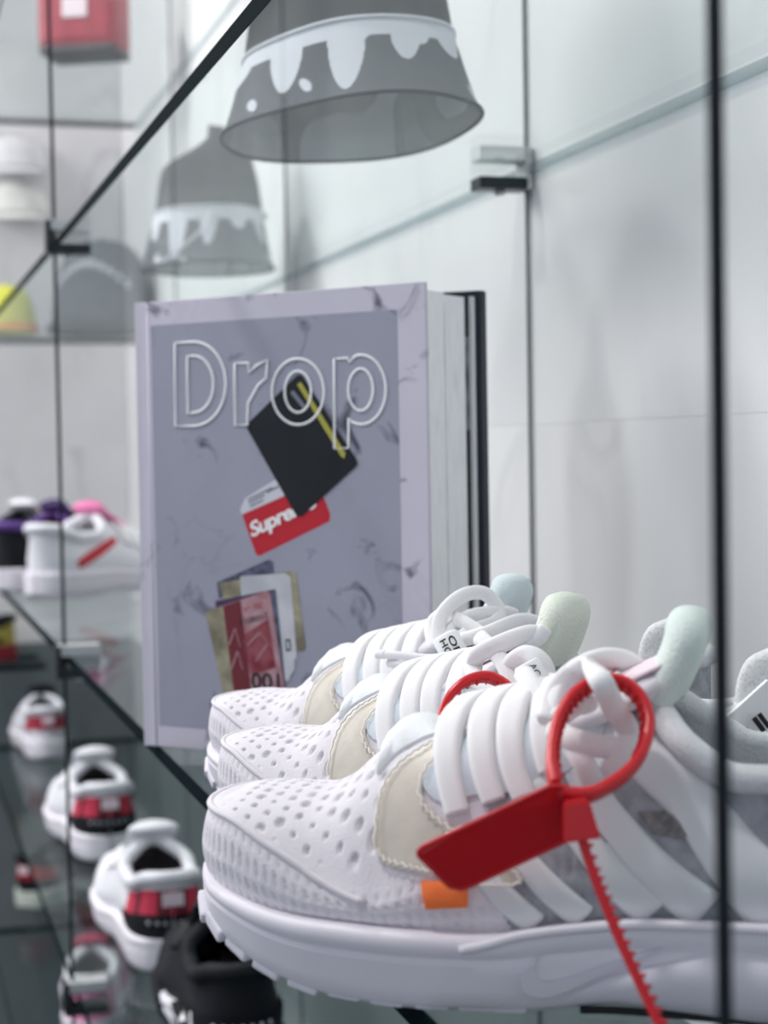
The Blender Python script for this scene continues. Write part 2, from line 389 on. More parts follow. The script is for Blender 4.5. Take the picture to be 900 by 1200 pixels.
# ================================================================== SHOE GEOMETRY
def hermite(xs, ys, x):
    xs = np.asarray(xs, float); ys = np.asarray(ys, float); x = np.asarray(x, float)
    dx = np.diff(xs); sl = np.diff(ys) / dx; m = np.zeros_like(ys)
    m[1:-1] = np.where(sl[:-1] * sl[1:] > 0, 2 * sl[:-1] * sl[1:] / np.where(np.abs(sl[:-1] + sl[1:]) < 1e-12, 1, sl[:-1] + sl[1:]), 0); m[0] = sl[0]; m[-1] = sl[-1]
    i = np.clip(np.searchsorted(xs, x, side='right') - 1, 0, len(xs) - 2); h = dx[i]; t = np.clip((x - xs[i]) / h, 0, 1)
    return ys[i] * (1 + 2 * t) * (1 - t) ** 2 + h * m[i] * t * (1 - t) ** 2 + ys[i + 1] * t * t * (3 - 2 * t) + h * m[i + 1] * t * t * (t - 1)
T = dict(
    B=([0, .001, .003, .007, .014, .025, .04, .06, .085, .12, .15, .18, .21, .25, .272, .287, .295, .299, .30],
       [0, .0095, .016, .0235, .0315, .039, .0455, .0495, .0505, .047, .0425, .0395, .0380, .0375, .0335, .0255, .0165, .0075, 0]),
    zb=([0, .02, .05, .07, .12, .15, .18, .30], [.037, .033, .0285, .0275, .026, .030, .033, .034]),
    zt=([0, .02, .05, .060, .070, .082, .10, .12, .15, .18, .21, .30], [.0645, .0675, .069, .0730, .0815, .0895, .0955, .1005, .107, .113, .15, .15]),
    z2=([0, .02, .04, .06, .08, .10, .13, .18, .30], [.0625, .0605, .0525, .0440, .041, .0475, .058, .072, .076]),
    k2=([0, .06, .08, .13, .20, .30], [.93, .94, .97, .93, .90, .90]),
    k3=([0, .06, .15, .20, .30], [.56, .56, .56, .80, .80]),
    f3=([0, .06, .15, .20, .30], [.74, .72, .74, .42, .42]),
    c=([.16, .165, .175, .19, .21, .24, .265, .285, .30], [.1105, .110, .107, .094, .083, .083, .088, .096, .098]))
def tb(k, u): return hermite(T[k][0], T[k][1], u)
KN = np.array([0, .15, .27, .40, .5, .60, .73, .85, 1.0])
def sec(u, ph):                            # the upper's surface: u metres from the toe, ph 0 (viewer's side) .. 1 (far side)
    u = np.atleast_1d(np.asarray(u, float)); ph = np.atleast_1d(np.asarray(ph, float)); u, ph = np.broadcast_arrays(u, ph)
    B, zb, zt, z2 = tb('B', u), tb('zb', u), tb('zt', u), tb('z2', u); k2, k3, f3 = tb('k2', u), tb('k3', u), tb('f3', u)
    z1 = zb + .45 * (z2 - zb); z3 = z2 + f3 * (zt - z2)
    v = np.stack([.965 * B, 1.035 * B, k2 * B, k3 * B, 0 * B, -k3 * B, -k2 * B, -1.035 * B, -.965 * B])
    w = np.stack([zb, z1, z2, z3, zt, z3, z2, z1, zb])
    e = np.exp(-u / .012); fr = np.exp(-np.maximum(.3 - u, 0) / .012)
    d = np.stack([.002 * e, 0 * e, .004 * e, .011 * e, .014 * e, .011 * e, .004 * e, 0 * e, .002 * e])
    def tang(q):
        m = np.zeros_like(q)
        for i in range(1, 8): m[i] = (q[i + 1] - q[i - 1]) / (KN[i + 1] - KN[i - 1])
        m[0] = (q[1] - q[0]) / (KN[1] - KN[0]); m[8] = (q[8] - q[7]) / (KN[8] - KN[7]); return m
    i = np.clip(np.searchsorted(KN, ph, side='right') - 1, 0, 7); h = KN[i + 1] - KN[i]; t = (ph - KN[i]) / h
    idx = np.indices(u.shape)
    def ev(q):
        m = tang(q); g = lambda a, j: np.take_along_axis(a, j[None], 0)[0]
        return g(q, i) * (1 + 2 * t) * (1 - t) ** 2 + h * g(m, i) * t * (1 - t) ** 2 + g(q, i + 1) * t * t * (3 - 2 * t) + h * g(m, i + 1) * t * t * (t - 1)
    return np.stack([.15 - (u + ev(d)), ev(v), ev(w)], -1)       # local x points to the toe, y to the viewer
def nrm(u, ph, e=1e-4):
    a = sec(u, np.asarray(ph) + 2e-3) - sec(u, np.asarray(ph) - 2e-3); b_ = sec(np.asarray(u) + 5e-4, ph) - sec(np.maximum(np.asarray(u) - 5e-4, 1e-5), ph)
    n = np.cross(a, b_); l = np.linalg.norm(n, axis=-1, keepdims=True); n = n / np.maximum(l, 1e-12)
    return n
def phc(u):                                # ph at which the wall reaches the collar line
    out = []
    for q in np.atleast_1d(u):
        g = np.linspace(0, .5, 120); z = sec(np.full(120, q), g)[:, 2]; c = float(tb('c', q)); k = np.argmax(z >= c) if (z >= c).any() else 119
        k = max(k, 1); t = (c - z[k - 1]) / max(z[k] - z[k - 1], 1e-9); out.append(g[k - 1] + t * (g[k] - g[k - 1]))
    return np.array(out)
UV = .168
def SP(u, ph, off=0.0):
    p = sec(u, ph); return p + nrm(u, ph) * off if off else p
_n0 = nrm(.1, .5)[0]; NS = 1.0 if _n0[2] > 0 else -1.0
def N(u, ph): return nrm(u, ph) * NS

def holes(u, v, pu=.0064, pv=.0074):        # lattice of perforations seen from above
    r = np.floor(u / pu); off = (r % 2) * .5; fu = u / pu - r - .5; cv = v / pv + off; fv = cv - np.floor(cv) - .5
    rnd = np.abs(np.sin(r * 12.9898 + np.floor(cv) * 78.233) * 43758.5453) % 1
    size = .15 + .17 * rnd
    return np.clip((size - np.sqrt((fu * .95) ** 2 + fv ** 2)) / .07, 0, 1)
def make_vamp(nu, nph, detail=True):
    tau = np.linspace(0, 1, nu); us = 2e-6 + (UV - 2e-6) * (tau ** 1.6)
    phs = np.linspace(0, 1, nph); uu, pp = np.meshgrid(us, phs, indexing='ij')
    p = sec(uu, pp); n = N(uu, pp); u_, v_, w_ = .15 - p[..., 0], p[..., 1], p[..., 2]
    dep = np.zeros_like(uu); hm = np.zeros_like(uu)
    if detail:
        top = np.clip((np.minimum(pp, 1 - pp) - .295) / .02, 0, 1) * np.clip((u_ - .014) / .008, 0, 1) * np.clip((.094 - u_) / .004, 0, 1)
        hm = holes(u_, v_) * top; dep -= .0013 * hm
        side = np.clip((.262 - np.minimum(pp, 1 - pp)) / .02, 0, 1) * np.clip((np.minimum(pp, 1 - pp) - .015) / .02, 0, 1)
        # arc length round the side wall for the knit relief
        q = sec(us, np.full(nu, .15)); al = np.concatenate([[0], np.cumsum(np.linalg.norm(np.diff(q, axis=0), axis=1))])[:, None]
        hgt = np.minimum(pp, 1 - pp) / .27
        rows = np.floor(hgt * 3.6); rj = np.abs(np.sin(rows * 3.1 + np.floor(al / .0044) * 7.7) * 311.7) % 1; x = al / .0044 + (rows % 2) * .5 + hgt * 1.5; fx = x - np.floor(x) - .5; fy = hgt * 3.6 - rows - .5
        dm = np.clip((.28 - np.sqrt((fx * 1.35) ** 2 + (fy * .60) ** 2)) / .15, 0, 1) * (.55 + .45 * rj)
        dep -= .0010 * dm * side
    p = p + n * dep[..., None]
    b = MB(); k0 = b.mid(M['knit']); k1 = b.mid(M['mesh_under'])
    k2 = b.mid(M['midmesh']); mids = np.where(hm > .55, k1, k0); mids = np.where((u_ > .122 + .03 * (.30 - np.minimum(pp, 1 - pp))) & (np.minimum(pp, 1 - pp) < .34), k2, mids).ravel().tolist()
    b.grid(p.reshape(-1, 3), nu, nph, mids=mids)
    return b
def walls(b, m, u0, u1, nu, nph, off=0.0, flip=False):
    tau = np.linspace(0, 1, nu); us = u0 + (u1 - u0) * (1 - (1 - tau) ** 1.6); pc = phc(us)
    for side in (0, 1):
        t = np.linspace(0, 1, nph); uu = np.repeat(us[:, None], nph, 1); pp = pc[:, None] * t[None]
        if side: pp = 1 - pp
        p = sec(uu, pp) + N(uu, pp) * off
        b.grid(p.reshape(-1, 3), nu, nph, m)
def pod(path, w, off, th, n=10):
    q = spline([Vector((a, c, 0)) for a, c in path], n); u = np.array([a.x for a in q]); ph = np.array([a.y for a in q])
    return sec(u, ph) + N(u, ph) * off, N(u, ph)
def ribbon(path, w, th, m, name, parent, off=.0006, n=10, wave=0, crown=.1):
    q = spline([Vector((a, c, 0)) for a, c in path], n); u = np.array([a.x for a in q]); ph = np.array([a.y for a in q])
    k = len(q); ws = np.interp(np.linspace(0, 1, k), np.linspace(0, 1, len(w)), w) if hasattr(w, '__len__') else np.full(k, w)
    p0 = sec(u, ph); nn = N(u, ph); b = MB()
    # follow the surface across the width too: step sideways in (u, ph)
    eu = 1e-3; ep = 1e-2; du = (sec(u + eu, ph) - p0) / eu; dp = (sec(u, np.clip(ph + ep, 0, 1)) - p0) / ep
    cols = np.linspace(-.5, .5, 9); vs = []
    for i in range(k):
        t = p0[min(i + 1, k - 1)] - p0[max(i - 1, 0)]; t = t / max(np.linalg.norm(t), 1e-9); s = np.cross(t, nn[i]); s /= max(np.linalg.norm(s), 1e-9)
        A = np.stack([du[i], dp[i]], 1); sol = np.linalg.lstsq(A, s, rcond=None)[0]
        a = cols * ws[i]; uu = np.clip(u[i] + sol[0] * a, .0004, .2996); pp = np.clip(ph[i] + sol[1] * a, .002, .998)
        P_ = sec(uu, pp); N_ = N(uu, pp); of_ = .0022 + .0048 * math.exp(-((ph[i] - .5) / .10) ** 2) if off == 'lace' else off; lift = of_ + th * np.clip(1 - np.abs(cols * 2) ** 6, 0, 1) * (1 + crown * (1 - (cols * 2) ** 2))
        vs += list(P_ + N_ * lift[:, None])
        # underside
        vs += list(P_[::-1] - N_[::-1] * .0008)
    b.grid(vs, k, 18, m, cv=True)
    b.f += [tuple(range(18))[::-1], tuple(range((k - 1) * 18, k * 18))]; b.mi += [0, 0]; b.sm += [True, True]
    return b.build(name, parent)
def patch(poly, th, m, name, parent, off=.0006, step=.004, dome=0.0):
    AR = .17
    if len(poly) > 5: poly = [(p.x, p.y) for p in spline([Vector((a, c, 0)) for a, c in poly], 4, True)]
    pl = [Vector((a, c * AR)) for a, c in poly]; n = len(pl); xs = [p.x for p in pl]; ys = [p.y for p in pl]
    dense = []
    for i in range(n):
        a, c = pl[i], pl[(i + 1) % n]; k = max(1, int((c - a).length / step))
        dense += [a.lerp(c, j / k) for j in range(k)]
    def inside(x, y):
        r = False
        for i in range(n):
            a, c = pl[i], pl[(i + 1) % n]
            if (a.y > y) != (c.y > y) and x < (c.x - a.x) * (y - a.y) / (c.y - a.y) + a.x: r = not r
        return r
    def edist(x, y):
        q = Vector((x, y)); return min((q - p).length for p in dense)
    pts = list(dense); nb = len(dense); x = min(xs)
    while x < max(xs):
        y = min(ys)
        while y < max(ys):
            if inside(x, y) and edist(x, y) > step * .6: pts.append(Vector((x, y)))
            y += step
        x += step
    vo, _, fo, ov, _, _ = mgeo.delaunay_2d_cdt(pts, [(i, (i + 1) % nb) for i in range(nb)], [], 1, 1e-6)
    u = np.array([p.x for p in vo]); ph = np.array([p.y / AR for p in vo]); N_ = N(u, ph); ed = np.array([edist(p.x, p.y) for p in vo])
    lift = off + th * np.clip(.55 + ed / .0025 * .45, 0, 1) + dome * np.clip(ed / .008, 0, 1) ** .6
    top = sec(u, ph) + N_ * lift[:, None]; bot = sec(u, ph) - N_ * .0008
    b = MB(); k = len(vo); vs = list(top) + list(bot); fs = [tuple(f) for f in fo] + [tuple(i + k for i in f[::-1]) for f in fo]
    cnt = {}
    for f in fo:
        for i in range(len(f)):
            e = (f[i], f[(i + 1) % len(f)]); cnt[e] = 1
    for (a, c) in list(cnt):
        if (c, a) not in cnt: fs.append((a, a + k, c + k, c))
    b.add(vs, fs, m, True); return b.build(name, parent, sharp=60)

# midsole -----------------------------------------------------------
TM = dict(zbot=([-.005, 0, .008, .022, .045, .07, .1, .13, .15, .165, .19, .22, .29, .304], [.034, .0305, .0235, .0155, .0065, .0015, 0, 0, .002, .004, .002, 0, .001, .006]))
def mB(u): return hermite(T['B'][0], T['B'][1], np.clip((np.asarray(u) - .0005) * .30 / .3035, 0, .30)) * 1.03 + .0035 * np.clip((np.asarray(u) - .0005) / .012, 0, 1) * np.clip((.304 - np.asarray(u)) / .01, 0, 1)
MPROF = [(.62, .0), (.90, .0), (.965, .10), (.985, .30), (1.0, .50), (1.012, .62), (.985, .68), (1.03, .76), (1.035, .90), (1.0, .985), (.93, 1.0), (.6, .93), (0, .93)]
def mid_pt(u, t, side=1):
    u = np.asarray(u, float); zb = tb('zb', np.clip(u, 0, .3)) + .002; z0 = hermite(*TM['zbot'], u); pr = np.array(MPROF[:11])
    tt = np.linspace(0, 1, 11); k = np.interp(t, pr[1:, 1], pr[1:, 0]); return np.stack([.15 - u, side * mB(u) * k, z0 + (zb - z0) * t], -1)
def make_midsole(nu, m, shift=None):
    tau = np.linspace(0, 1, nu); us = .0006 + .3033 * (.5 - .5 * np.cos(np.pi * tau)); b = MB(); vs = []
    zb = tb('zb', np.clip(us, 0, .3)) + .002; z0 = hermite(*TM['zbot'], us); Bm = mB(us)
    prof = MPROF + [(-k, t) for k, t in MPROF[-2::-1]] + [(0, 0)]
    for i in range(nu):
        for k, t in prof: vs.append((.15 - us[i], Bm[i] * k, z0[i] + (zb[i] - z0[i]) * t))
    b.grid(vs, nu, len(prof), m, cv=True); return b

def shoe_collar(parent, m, r=.0052, name='collar'):
    us = np.linspace(.166, .2985, 34); pc = phc(us); a = sec(us, pc); c = sec(us, 1 - pc)
    path = [tuple(q) for q in a] + [tuple(q) for q in c[::-1]]
    b = MB(); b.tube([Vector(p) for p in path], r, m, 10); return b.build(name, parent)
def make_tongue(parent, m_body, m_end, u0=.135, h=.0, end_name='foam_edge'):
    # centre line rises out of the throat and leans back
    cl = [(.112, .0880), (.135, .0960), (.156, .1045), (.174, .1130), (.186, .1190)]; q = spline([Vector((.15 - a, 0, z + h)) for a, z in cl], 6)
    def slab_(q, w0, w1, th, m, name, bulge=.0):
        b = MB(); n = len(q); vs = []; K = 14
        for i, p in enumerate(q):
            t = (q[min(i + 1, n - 1)] - q[max(i - 1, 0)]).normalized(); up = Vector((0, 1, 0)).cross(t); up = up if up.z > 0 else -up
            w = w0 + (w1 - w0) * i / (n - 1); f = i / (n - 1); rd = 1.0 if f < .62 else math.sqrt(max(.05, 1 - ((f - .62) / .38) ** 2 * .93)); th_ = th * (1.0 if f < .7 else math.sqrt(max(.1, 1 - ((f - .7) / .3) ** 2 * .88)))
            for j in range(K):
                a = 2 * math.pi * j / K; cy = math.copysign(abs(math.cos(a)) ** .6, math.cos(a)) * w * rd; cz = math.copysign(abs(math.sin(a)) ** .7, math.sin(a)) * th_ * (.5 + bulge * f) * (1 + .10 * math.sin(5 * f + 2 * a))
                vs.append(p + Vector((0, cy, 0)) + up * (cz - (cy / .03) ** 2 * .005))
        b.grid(vs, n, K, m, cv=True); b.f += [tuple(range(K))[::-1], tuple(range((n - 1) * K, n * K))]; b.mi += [0, 0]; b.sm += [True, True]
        return b.build(name, parent)
    slab_(q, .026, .030, .010, m_body, 'tongue')
    e = spline([Vector((.15 - a, 0, z + h)) for a, z in [(.177, .1075), (.183, .118), (.1875, .1285), (.189, .1385)]], 6)
    slab_(e, .025, .022, .015, m_end, end_name)
    return q
def swoosh(n=14):                          # unit outline of a hooked check mark, x right, y up
    top = spline([Vector((.0, .42, 0)), Vector((.02, .62, 0)), Vector((.11, .90, 0)), Vector((.125, .92, 0))], 4)
    inner = spline([Vector((.125, .92, 0)), Vector((.085, .70, 0)), Vector((.11, .47, 0)), Vector((.20, .385, 0)), Vector((.38, .44, 0)), Vector((.68, .70, 0)), Vector((1.0, 1.0, 0))], 5)
    outer = spline([Vector((1.0, 1.0, 0)), Vector((.66, .55, 0)), Vector((.36, .20, 0)), Vector((.19, .08, 0)), Vector((.07, .14, 0)), Vector((.01, .28, 0)), Vector((.0, .42, 0))], 5)
    return [(p.x, p.y) for p in top[:-1] + inner[:-1] + outer[:-1]]

# ================================================================== THE WHITE SNEAKERS
def make_white_sneaker():
    root = empty('white_sneaker')
    make_vamp(250, 260).build('upper', root, merge=.00002)
    b = MB(); walls(b, M['midmesh'], UV - .001, .299998, 50, 26); b.build('quarter', root, merge=.0003)
    b = MB(); walls(b, M['knit_grey'], UV, .297, 40, 16, -.005); b.build('lining', root)
    b = MB()
    ins = []
    us = np.linspace(.10, .29, 30)
    for u in us:
        w = float(tb('B', u)) * .86
        for k in (-1, -.5, 0, .5, 1): ins.append((.15 - u, w * k, float(tb('zb', u)) + .006))
    b.grid(ins, 30, 5, M['knit_grey']); b.build('insole', root)
    # raised piping between toe top and side wall
    uu = np.concatenate([.080 * (np.linspace(1, .03, 40) ** 1.6), .080 * (np.linspace(.03, 1, 40) ** 1.6)]); pp = np.concatenate([np.linspace(.235, .275, 10), np.full(30, .275), np.full(30, .725), np.linspace(.725, .765, 10)])
    q = sec(uu, pp) + N(uu, pp) * .0003; b = MB(); b.tube([Vector(p) for p in q], .0014, M['knit'], 8); b.build('toe_piping', root)
    ms = make_midsole(120, M['sole']).build('midsole', root, merge=.00002, sharp=50)
    # relief on the midsole: hooked mark, heel pad, bead
    out = swoosh(); b = MB(); u0, u1 = .136, .184
    o3 = [(u0 + (u1 - u0) * x, .16 + .58 * y) for x, y in out]
    def wpt(u, f, off):
        z0 = float(hermite(*TM['zbot'], u)); zb = float(tb('zb', u)) + .002; t = f; p = mid_pt(u, min(max(t, .02), .95)); return Vector((p[0], p[1] + off, p[2]))
    n = len(o3)
    pts2 = [Vector((u, f * .03)) for u, f in o3]; vo, _, fo, _, _, _ = mgeo.delaunay_2d_cdt(pts2, [(i, (i + 1) % n) for i in range(n)], [], 1, 1e-7)
    tops = [wpt(p.x, p.y / .03, .0024) for p in vo]; bots = [wpt(p.x, p.y / .03, -.002) for p in vo]; k = len(vo); fs = [tuple(f) for f in fo]; cnt = {}
    for f in fo:
        for i in range(len(f)): cnt[(f[i], f[(i + 1) % len(f)])] = 1
    fs += [(a, c, c + k, a + k) for a, c in cnt if (c, a) not in cnt]
    b.add(tops + bots, fs, M['sole2'], False); b.build('embossed_check', ms)
    b = MB(); q = [Vector(mid_pt(u, .97)) + Vector((0, .0012, 0)) for u in np.concatenate([np.linspace(.115, .13, 6), np.linspace(.135, .29, 30)])]
    for i, p in enumerate(q[:7]): p.z -= .004 * (1 - i / 6)
    b.tube(q, .0019, M['sole'], 8); b.build('midsole_bead', ms)
    # heel pad: curved slab that bulges out of the side of the midsole towards the heel
    for sd in (1, -1):
        b = MB(); us = np.linspace(.150, .294, 30); vs = []
        for u in us:
            f = min(1, (u - .150) / .05); hi = .12 + .60 * (f ** .7); z0 = float(hermite(*TM['zbot'], u))
            for t, o in ((.02, .0), (.06, .0022), (.3, .0046), (.7, .0046), (.93, .0030), (1.0, -.001)):
                p = mid_pt(u, .02 + (hi - .02) * t); vs.append((p[0], sd * (p[1] + o * min(1, f * 2)), p[2]))
        b.grid(vs, 30, 6, M['sole2']); hp = b.build('heel_pad', ms)
        b = MB(); q = [Vector((.15 - u, sd * (float(mid_pt(u, .02)[1]) + .0005), .0012 + .3 * float(hermite(*TM['zbot'], u)))) for u in np.linspace(.155, .29, 24)]
        b.tube(q, .0014, M['black'], 6); b.build('black_outsole_strip', ms)
        for uu_ in (.196, .204):
            p = mid_pt(uu_, .36); b = MB(); b.tube([(p[0], sd * (p[1] + .0015), p[2]), (p[0], sd * (p[1] + .0034), p[2])], .0015, M['midmesh'], 12); b.build('pad_dimple', ms)
    # tread lugs under the forefoot
    lug = MB(); lug.box((-.0062, -.004, -.0), (.0062, .004, .0055), M['sole2']); lug_me = None
    for sd in (1, -1):
        for k, u in enumerate([.008, .016, .027, .04, .055, .071, .087, .103, .118, .130]):
            if lug_me is None: o = lug.build('tread_lug', root, bevel=.0014); lug_me = o.data
            else: o = link('tread_lug', lug_me, root)
            p = mid_pt(u, .0); p2 = mid_pt(u + .002, .0); y = p[1] * .955; z = float(hermite(*TM['zbot'], u)); zn = float(hermite(*TM['zbot'], u + .004)); zp = float(hermite(*TM['zbot'], u - .004))
            o.location = (p[0], sd * y, z + (.0 if u > .06 else -.0012)); o.rotation_euler = (0, math.atan2(zn - zp, .008), -sd * math.atan2(float(mB(u + .004) - mB(u - .004)), .008))
    shoe_collar(root, M['knit_grey'])
    # tan hooked patch with a zigzag cream stitch along its rim
    tp = patch(TAN, .0009, M['tan'], 'tan_patch', root, step=.003)
    q = []; edge = spline([Vector((a, c * .17, 0)) for a, c in TAN], 14, True)
    acc = 0; zz = []
    L_ = [edge[0]]; 
    for i in range(1, len(edge)):
        acc += (edge[i] - edge[i - 1]).length
        if acc > .0011: zz.append(edge[i]); acc = 0
    cen = Vector((sum(p.x for p in zz) / len(zz), sum(p.y for p in zz) / len(zz), 0)); b = MB(); pts = []
    for i, p in enumerate(zz):
        t = (zz[(i + 1) % len(zz)] - zz[i - 1]).normalized(); nrm2 = Vector((-t.y, t.x, 0)); p2 = p + nrm2 * (.0011 if i % 2 else .0003) * STSIGN; pts.append(Vector(SP(p2.x, np.clip(p2.y / .17, .01, .99), 0)[0]) + Vector(N(p2.x, p2.y / .17)[0]) * .0026)
    b.tube(pts, .0005, M['stitch'], 5, closed=True); b.build('zigzag_stitch', tp)
    patch(ORANGE, .0016, M['orange'], 'orange_tab', root, step=.003)
    # pale pods over the front of the lacing
    for pl, mm, dm in PODS: patch(pl, .0012, M[mm], 'vamp_pod', root, step=.0035, dome=dm)
    # plastic cage straps, viewer's side and far side
    for pa, w in STRAPS:
        ribbon(pa, w, .0012, M['cage'], 'cage_strap', root, n=8)
        ribbon([(a, 1 - c) for a, c in pa], w, .0012, M['cage'], 'cage_strap', root, n=8)
    for pl in GAPS: patch(pl, .0008, M['greymesh'], 'grey_mesh_window', root, step=.004)
    # flat lace bars over the throat
    for pa, w in LACES: ribbon(pa, w, .0009, M['lace'], 'lace_bar', root, off='lace', n=9, crown=.02)
    q = make_tongue(root, M['knit'], M['mint'])
    # label on the tongue with the hooked mark
    lab = MB(); i0, i1 = 11, 22
    vs = []
    for i in range(i0, i1 + 1):
        t = (q[min(i + 1, len(q) - 1)] - q[i - 1]).normalized(); up = Vector((0, 1, 0)).cross(t); up = up if up.z > 0 else -up
        for k in range(9):
            y = -.022 + .044 * k / 8; vs.append(q[i] + Vector((0, y, 0)) + up * (.0056 - (y / .03) ** 2 * .005))
    lab.grid(vs, i1 - i0 + 1, 9, M['label']); lo = lab.build('tongue_label', root); lo.modifiers.new('thick', 'SOLIDIFY').thickness = .0009
    b = MB(); o2 = swoosh(); pts = []
    def tl(a, c, off):
        f = i0 + (i1 - i0) * a; i = int(f); g = f - i; p = q[min(i, len(q) - 1)].lerp(q[min(i + 1, len(q) - 1)], g); t = (q[min(i + 1, len(q) - 1)] - q[i - 1]).normalized(); up = Vector((0, 1, 0)).cross(t); up = up if up.z > 0 else -up
        y = -.022 + .044 * c; return p + Vector((0, y, 0)) + up * (off - (y / .03) ** 2 * .005)
    P2 = [Vector((.14 + .5 * y, .95 - .85 * x)) for x, y in o2]; n = len(P2); vo, _, fo, _, _, _ = mgeo.delaunay_2d_cdt(P2, [(i, (i + 1) % n) for i in range(n)], [], 1, 1e-7)
    b.add([tl(p.x, p.y, .0072) for p in vo], [tuple(f) for f in fo], M['redprint'], False); b.build('red_check_print', lo)
    # heel tab of ribbed fabric
    b = MB(); vs = []; K = 20; rows = 12
    for r_ in range(rows):
        f = r_ / (rows - 1); z = .080 + .037 * math.sin(f * math.pi / 2); wd = .026 * math.sqrt(max(1 - (f ** 3.2), .02)); tk = .011 * math.sqrt(max(1 - f ** 4, .03))
        cx = .15 - .281 - .002 * f
        for k in range(K):
            a = 2 * math.pi * k / K; vs.append((cx + math.cos(a) * tk - .010 * (math.sin(a) * wd / .026) ** 2 * -1.0, math.sin(a) * wd, z))
    b.grid(vs, rows, K, M['fabric'], cv=True); b.f += [tuple(range(K))[::-1], tuple(range((rows - 1) * K, rows * K))]; b.mi += [0, 0]; b.sm += [True, True]
    ht = b.build('heel_tab', root)
    b = MB(); b.tube([Vector((.15 - .281 - .002 + math.cos(a) * .0118 + .010 * (math.sin(a)) ** 2, math.sin(a) * .0262, .098 + .012 * math.cos(2 * a) * .3)) for a in np.linspace(0, 2 * math.pi, 40, endpoint=False)], .0011, M['stitch'], 6, closed=True); b.build('tab_seam', ht)
    return root
# outlines on the upper in (metres from the toe, 0..1 round the section)
TAN = [(.0734, .326), (.0724, .367), (.0744, .400), (.0799, .422), (.0888, .436), (.0978, .450), (.1060, .475), (.1095, .468), (.1033, .440), (.0963, .418), (.0913, .397), (.0888, .373), (.0928, .347), (.1028, .315), (.1123, .276), (.1243, .228), (.1273, .180), (.1128, .200), (.1008, .246), (.0849, .288), (.0769, .306)]
TAN = [(a + .008, c) for a, c in TAN]
STSIGN = -1
ORANGE = [(.0913, .255), (.1078, .222), (.1078, .140), (.0933, .150)]
PODS = [([(.0709, .418), (.0690, .45), (.0685, .49), (.070, .53), (.074, .55), (.080, .55), (.087, .53), (.091, .49), (.0915, .458), (.0854, .452), (.0764, .439)], 'pod', .0042),
        ([(.0695, .57), (.070, .61), (.076, .67), (.086, .68), (.094, .63), (.092, .575), (.082, .560)], 'pod', .0038),
        ([(.0935, .462), (.0925, .50), (.093, .54), (.100, .56), (.114, .55), (.114, .49), (.110, .478), (.1045, .482), (.098, .468)], 'pod', .0028),
        ([(.0913, .374), (.0920, .395), (.0998, .420), (.1088, .434), (.1133, .440), (.1517, .452), (.1532, .373), (.1358, .334), (.1113, .346), (.0988, .350)], 'blue', .0012)]
ORANGE = [(a + .009, c) for a, c in ORANGE]; PODS = [([(a + .006, c) for a, c in p], m, d) for p, m, d in PODS]
STRAPS = [([(.1100, .315), (.1243, .207), (.1395, .03)], [.008, .009, .010]), ([(.1255, .315), (.1393, .202), (.1560, .03)], [.008, .0095, .011]),
          ([(.1400, .345), (.1582, .226), (.1795, .03)], [.009, .0115, .014]), ([(.1535, .345), (.1710, .222), (.1975, .04)], [.011, .013, .017]),
          ([(.1720, .390), (.1917, .288), (.2101, .163), (.225, .03)], [.013, .017, .022, .026])]
GAPS = [[(.1747, .264), (.1840, .264), (.1950, .235), (.1905, .216), (.1800, .224)], [(.1537, .272), (.1622, .252), (.1668, .219), (.1587, .224)]]
LACES = [([(.1113, .330), (.1058, .392), (.1048, .453), (.1100, .51), (.115, .56), (.114, .64), (.111, .70)], [.0085, .0095, .0105, .011, .011, .009, .0085]),
         ([(.1243, .331), (.1193, .378), (.1168, .444), (.1210, .51), (.126, .56), (.126, .64), (.124, .70)], [.0085, .0095, .0105, .011, .011, .009, .0085]),
         ([(.1348, .326), (.1293, .378), (.1278, .444), (.1325, .51), (.137, .56), (.137, .64), (.135, .70)], [.0085, .0095, .0105, .011, .011, .009, .0085]),
         ([(.1438, .347), (.1408, .388), (.1398, .445), (.1425, .51), (.147, .56), (.147, .64), (.144, .70)], [.0085, .0095, .0105, .011, .011, .009, .0085])]
def place_shoe(o, toe_right, toe_fwd, ang, z=SH):      # ang: degrees the heel comes towards the viewer
    d = rf(math.cos(math.radians(ang)), -math.sin(math.radians(ang))); c = rf(toe_right, toe_fwd) + d * .15 * o.scale[0]
    o.location = (c.x, c.y, z); o.rotation_euler = (0, 0, math.atan2(-d.y, -d.x))
shoe_a = make_white_sneaker(); place_shoe(shoe_a, -.0705, .672, 17)
tag(shoe_a, 'nearest white sneaker with tan patch, orange side tab and large red tie on its laces', 'sneaker', 'white sneakers on the glass shelf')
shoe_b = copy_tree(shoe_a); shoe_b.scale = (.96,) * 3; place_shoe(shoe_b, -.0765, .832, 28)
tag(shoe_b, 'white sneaker in the middle of the three, small red tie loop round its laces', 'sneaker')
shoe_c = copy_tree(shoe_a); shoe_c.scale = (.95,) * 3; place_shoe(shoe_c, -.0950, .967, 27)
tag(shoe_c, 'white sneaker right against the book, its laces tied in a bow', 'sneaker')

# ---- cords, sleeves and the bow on the laces
def to_local(o, p): return (Matrix.Rotation(-o.rotation_euler[2], 4, 'Z') @ (Vector(p) - o.location)) / o.scale[0]
def cord(o, name, pts, r=.0038, flat=.55, m='lace', n=7, closed=False):
    q = spline([to_local(o, (PA if o is shoe_a else PB if o is shoe_b else PC)(*p)) for p in pts], n, closed); b = MB()
    k = len(q); rs = [r] * k
    if not closed:
        for i in (0, -1): rs[i] = r * .7
    b.tube(q, rs, M[m], 10, closed=closed, flat=flat, ups=Matrix.Rotation(-o.rotation_euler[2], 3, 'Z') @ (-F_)); return b.build(name, o)
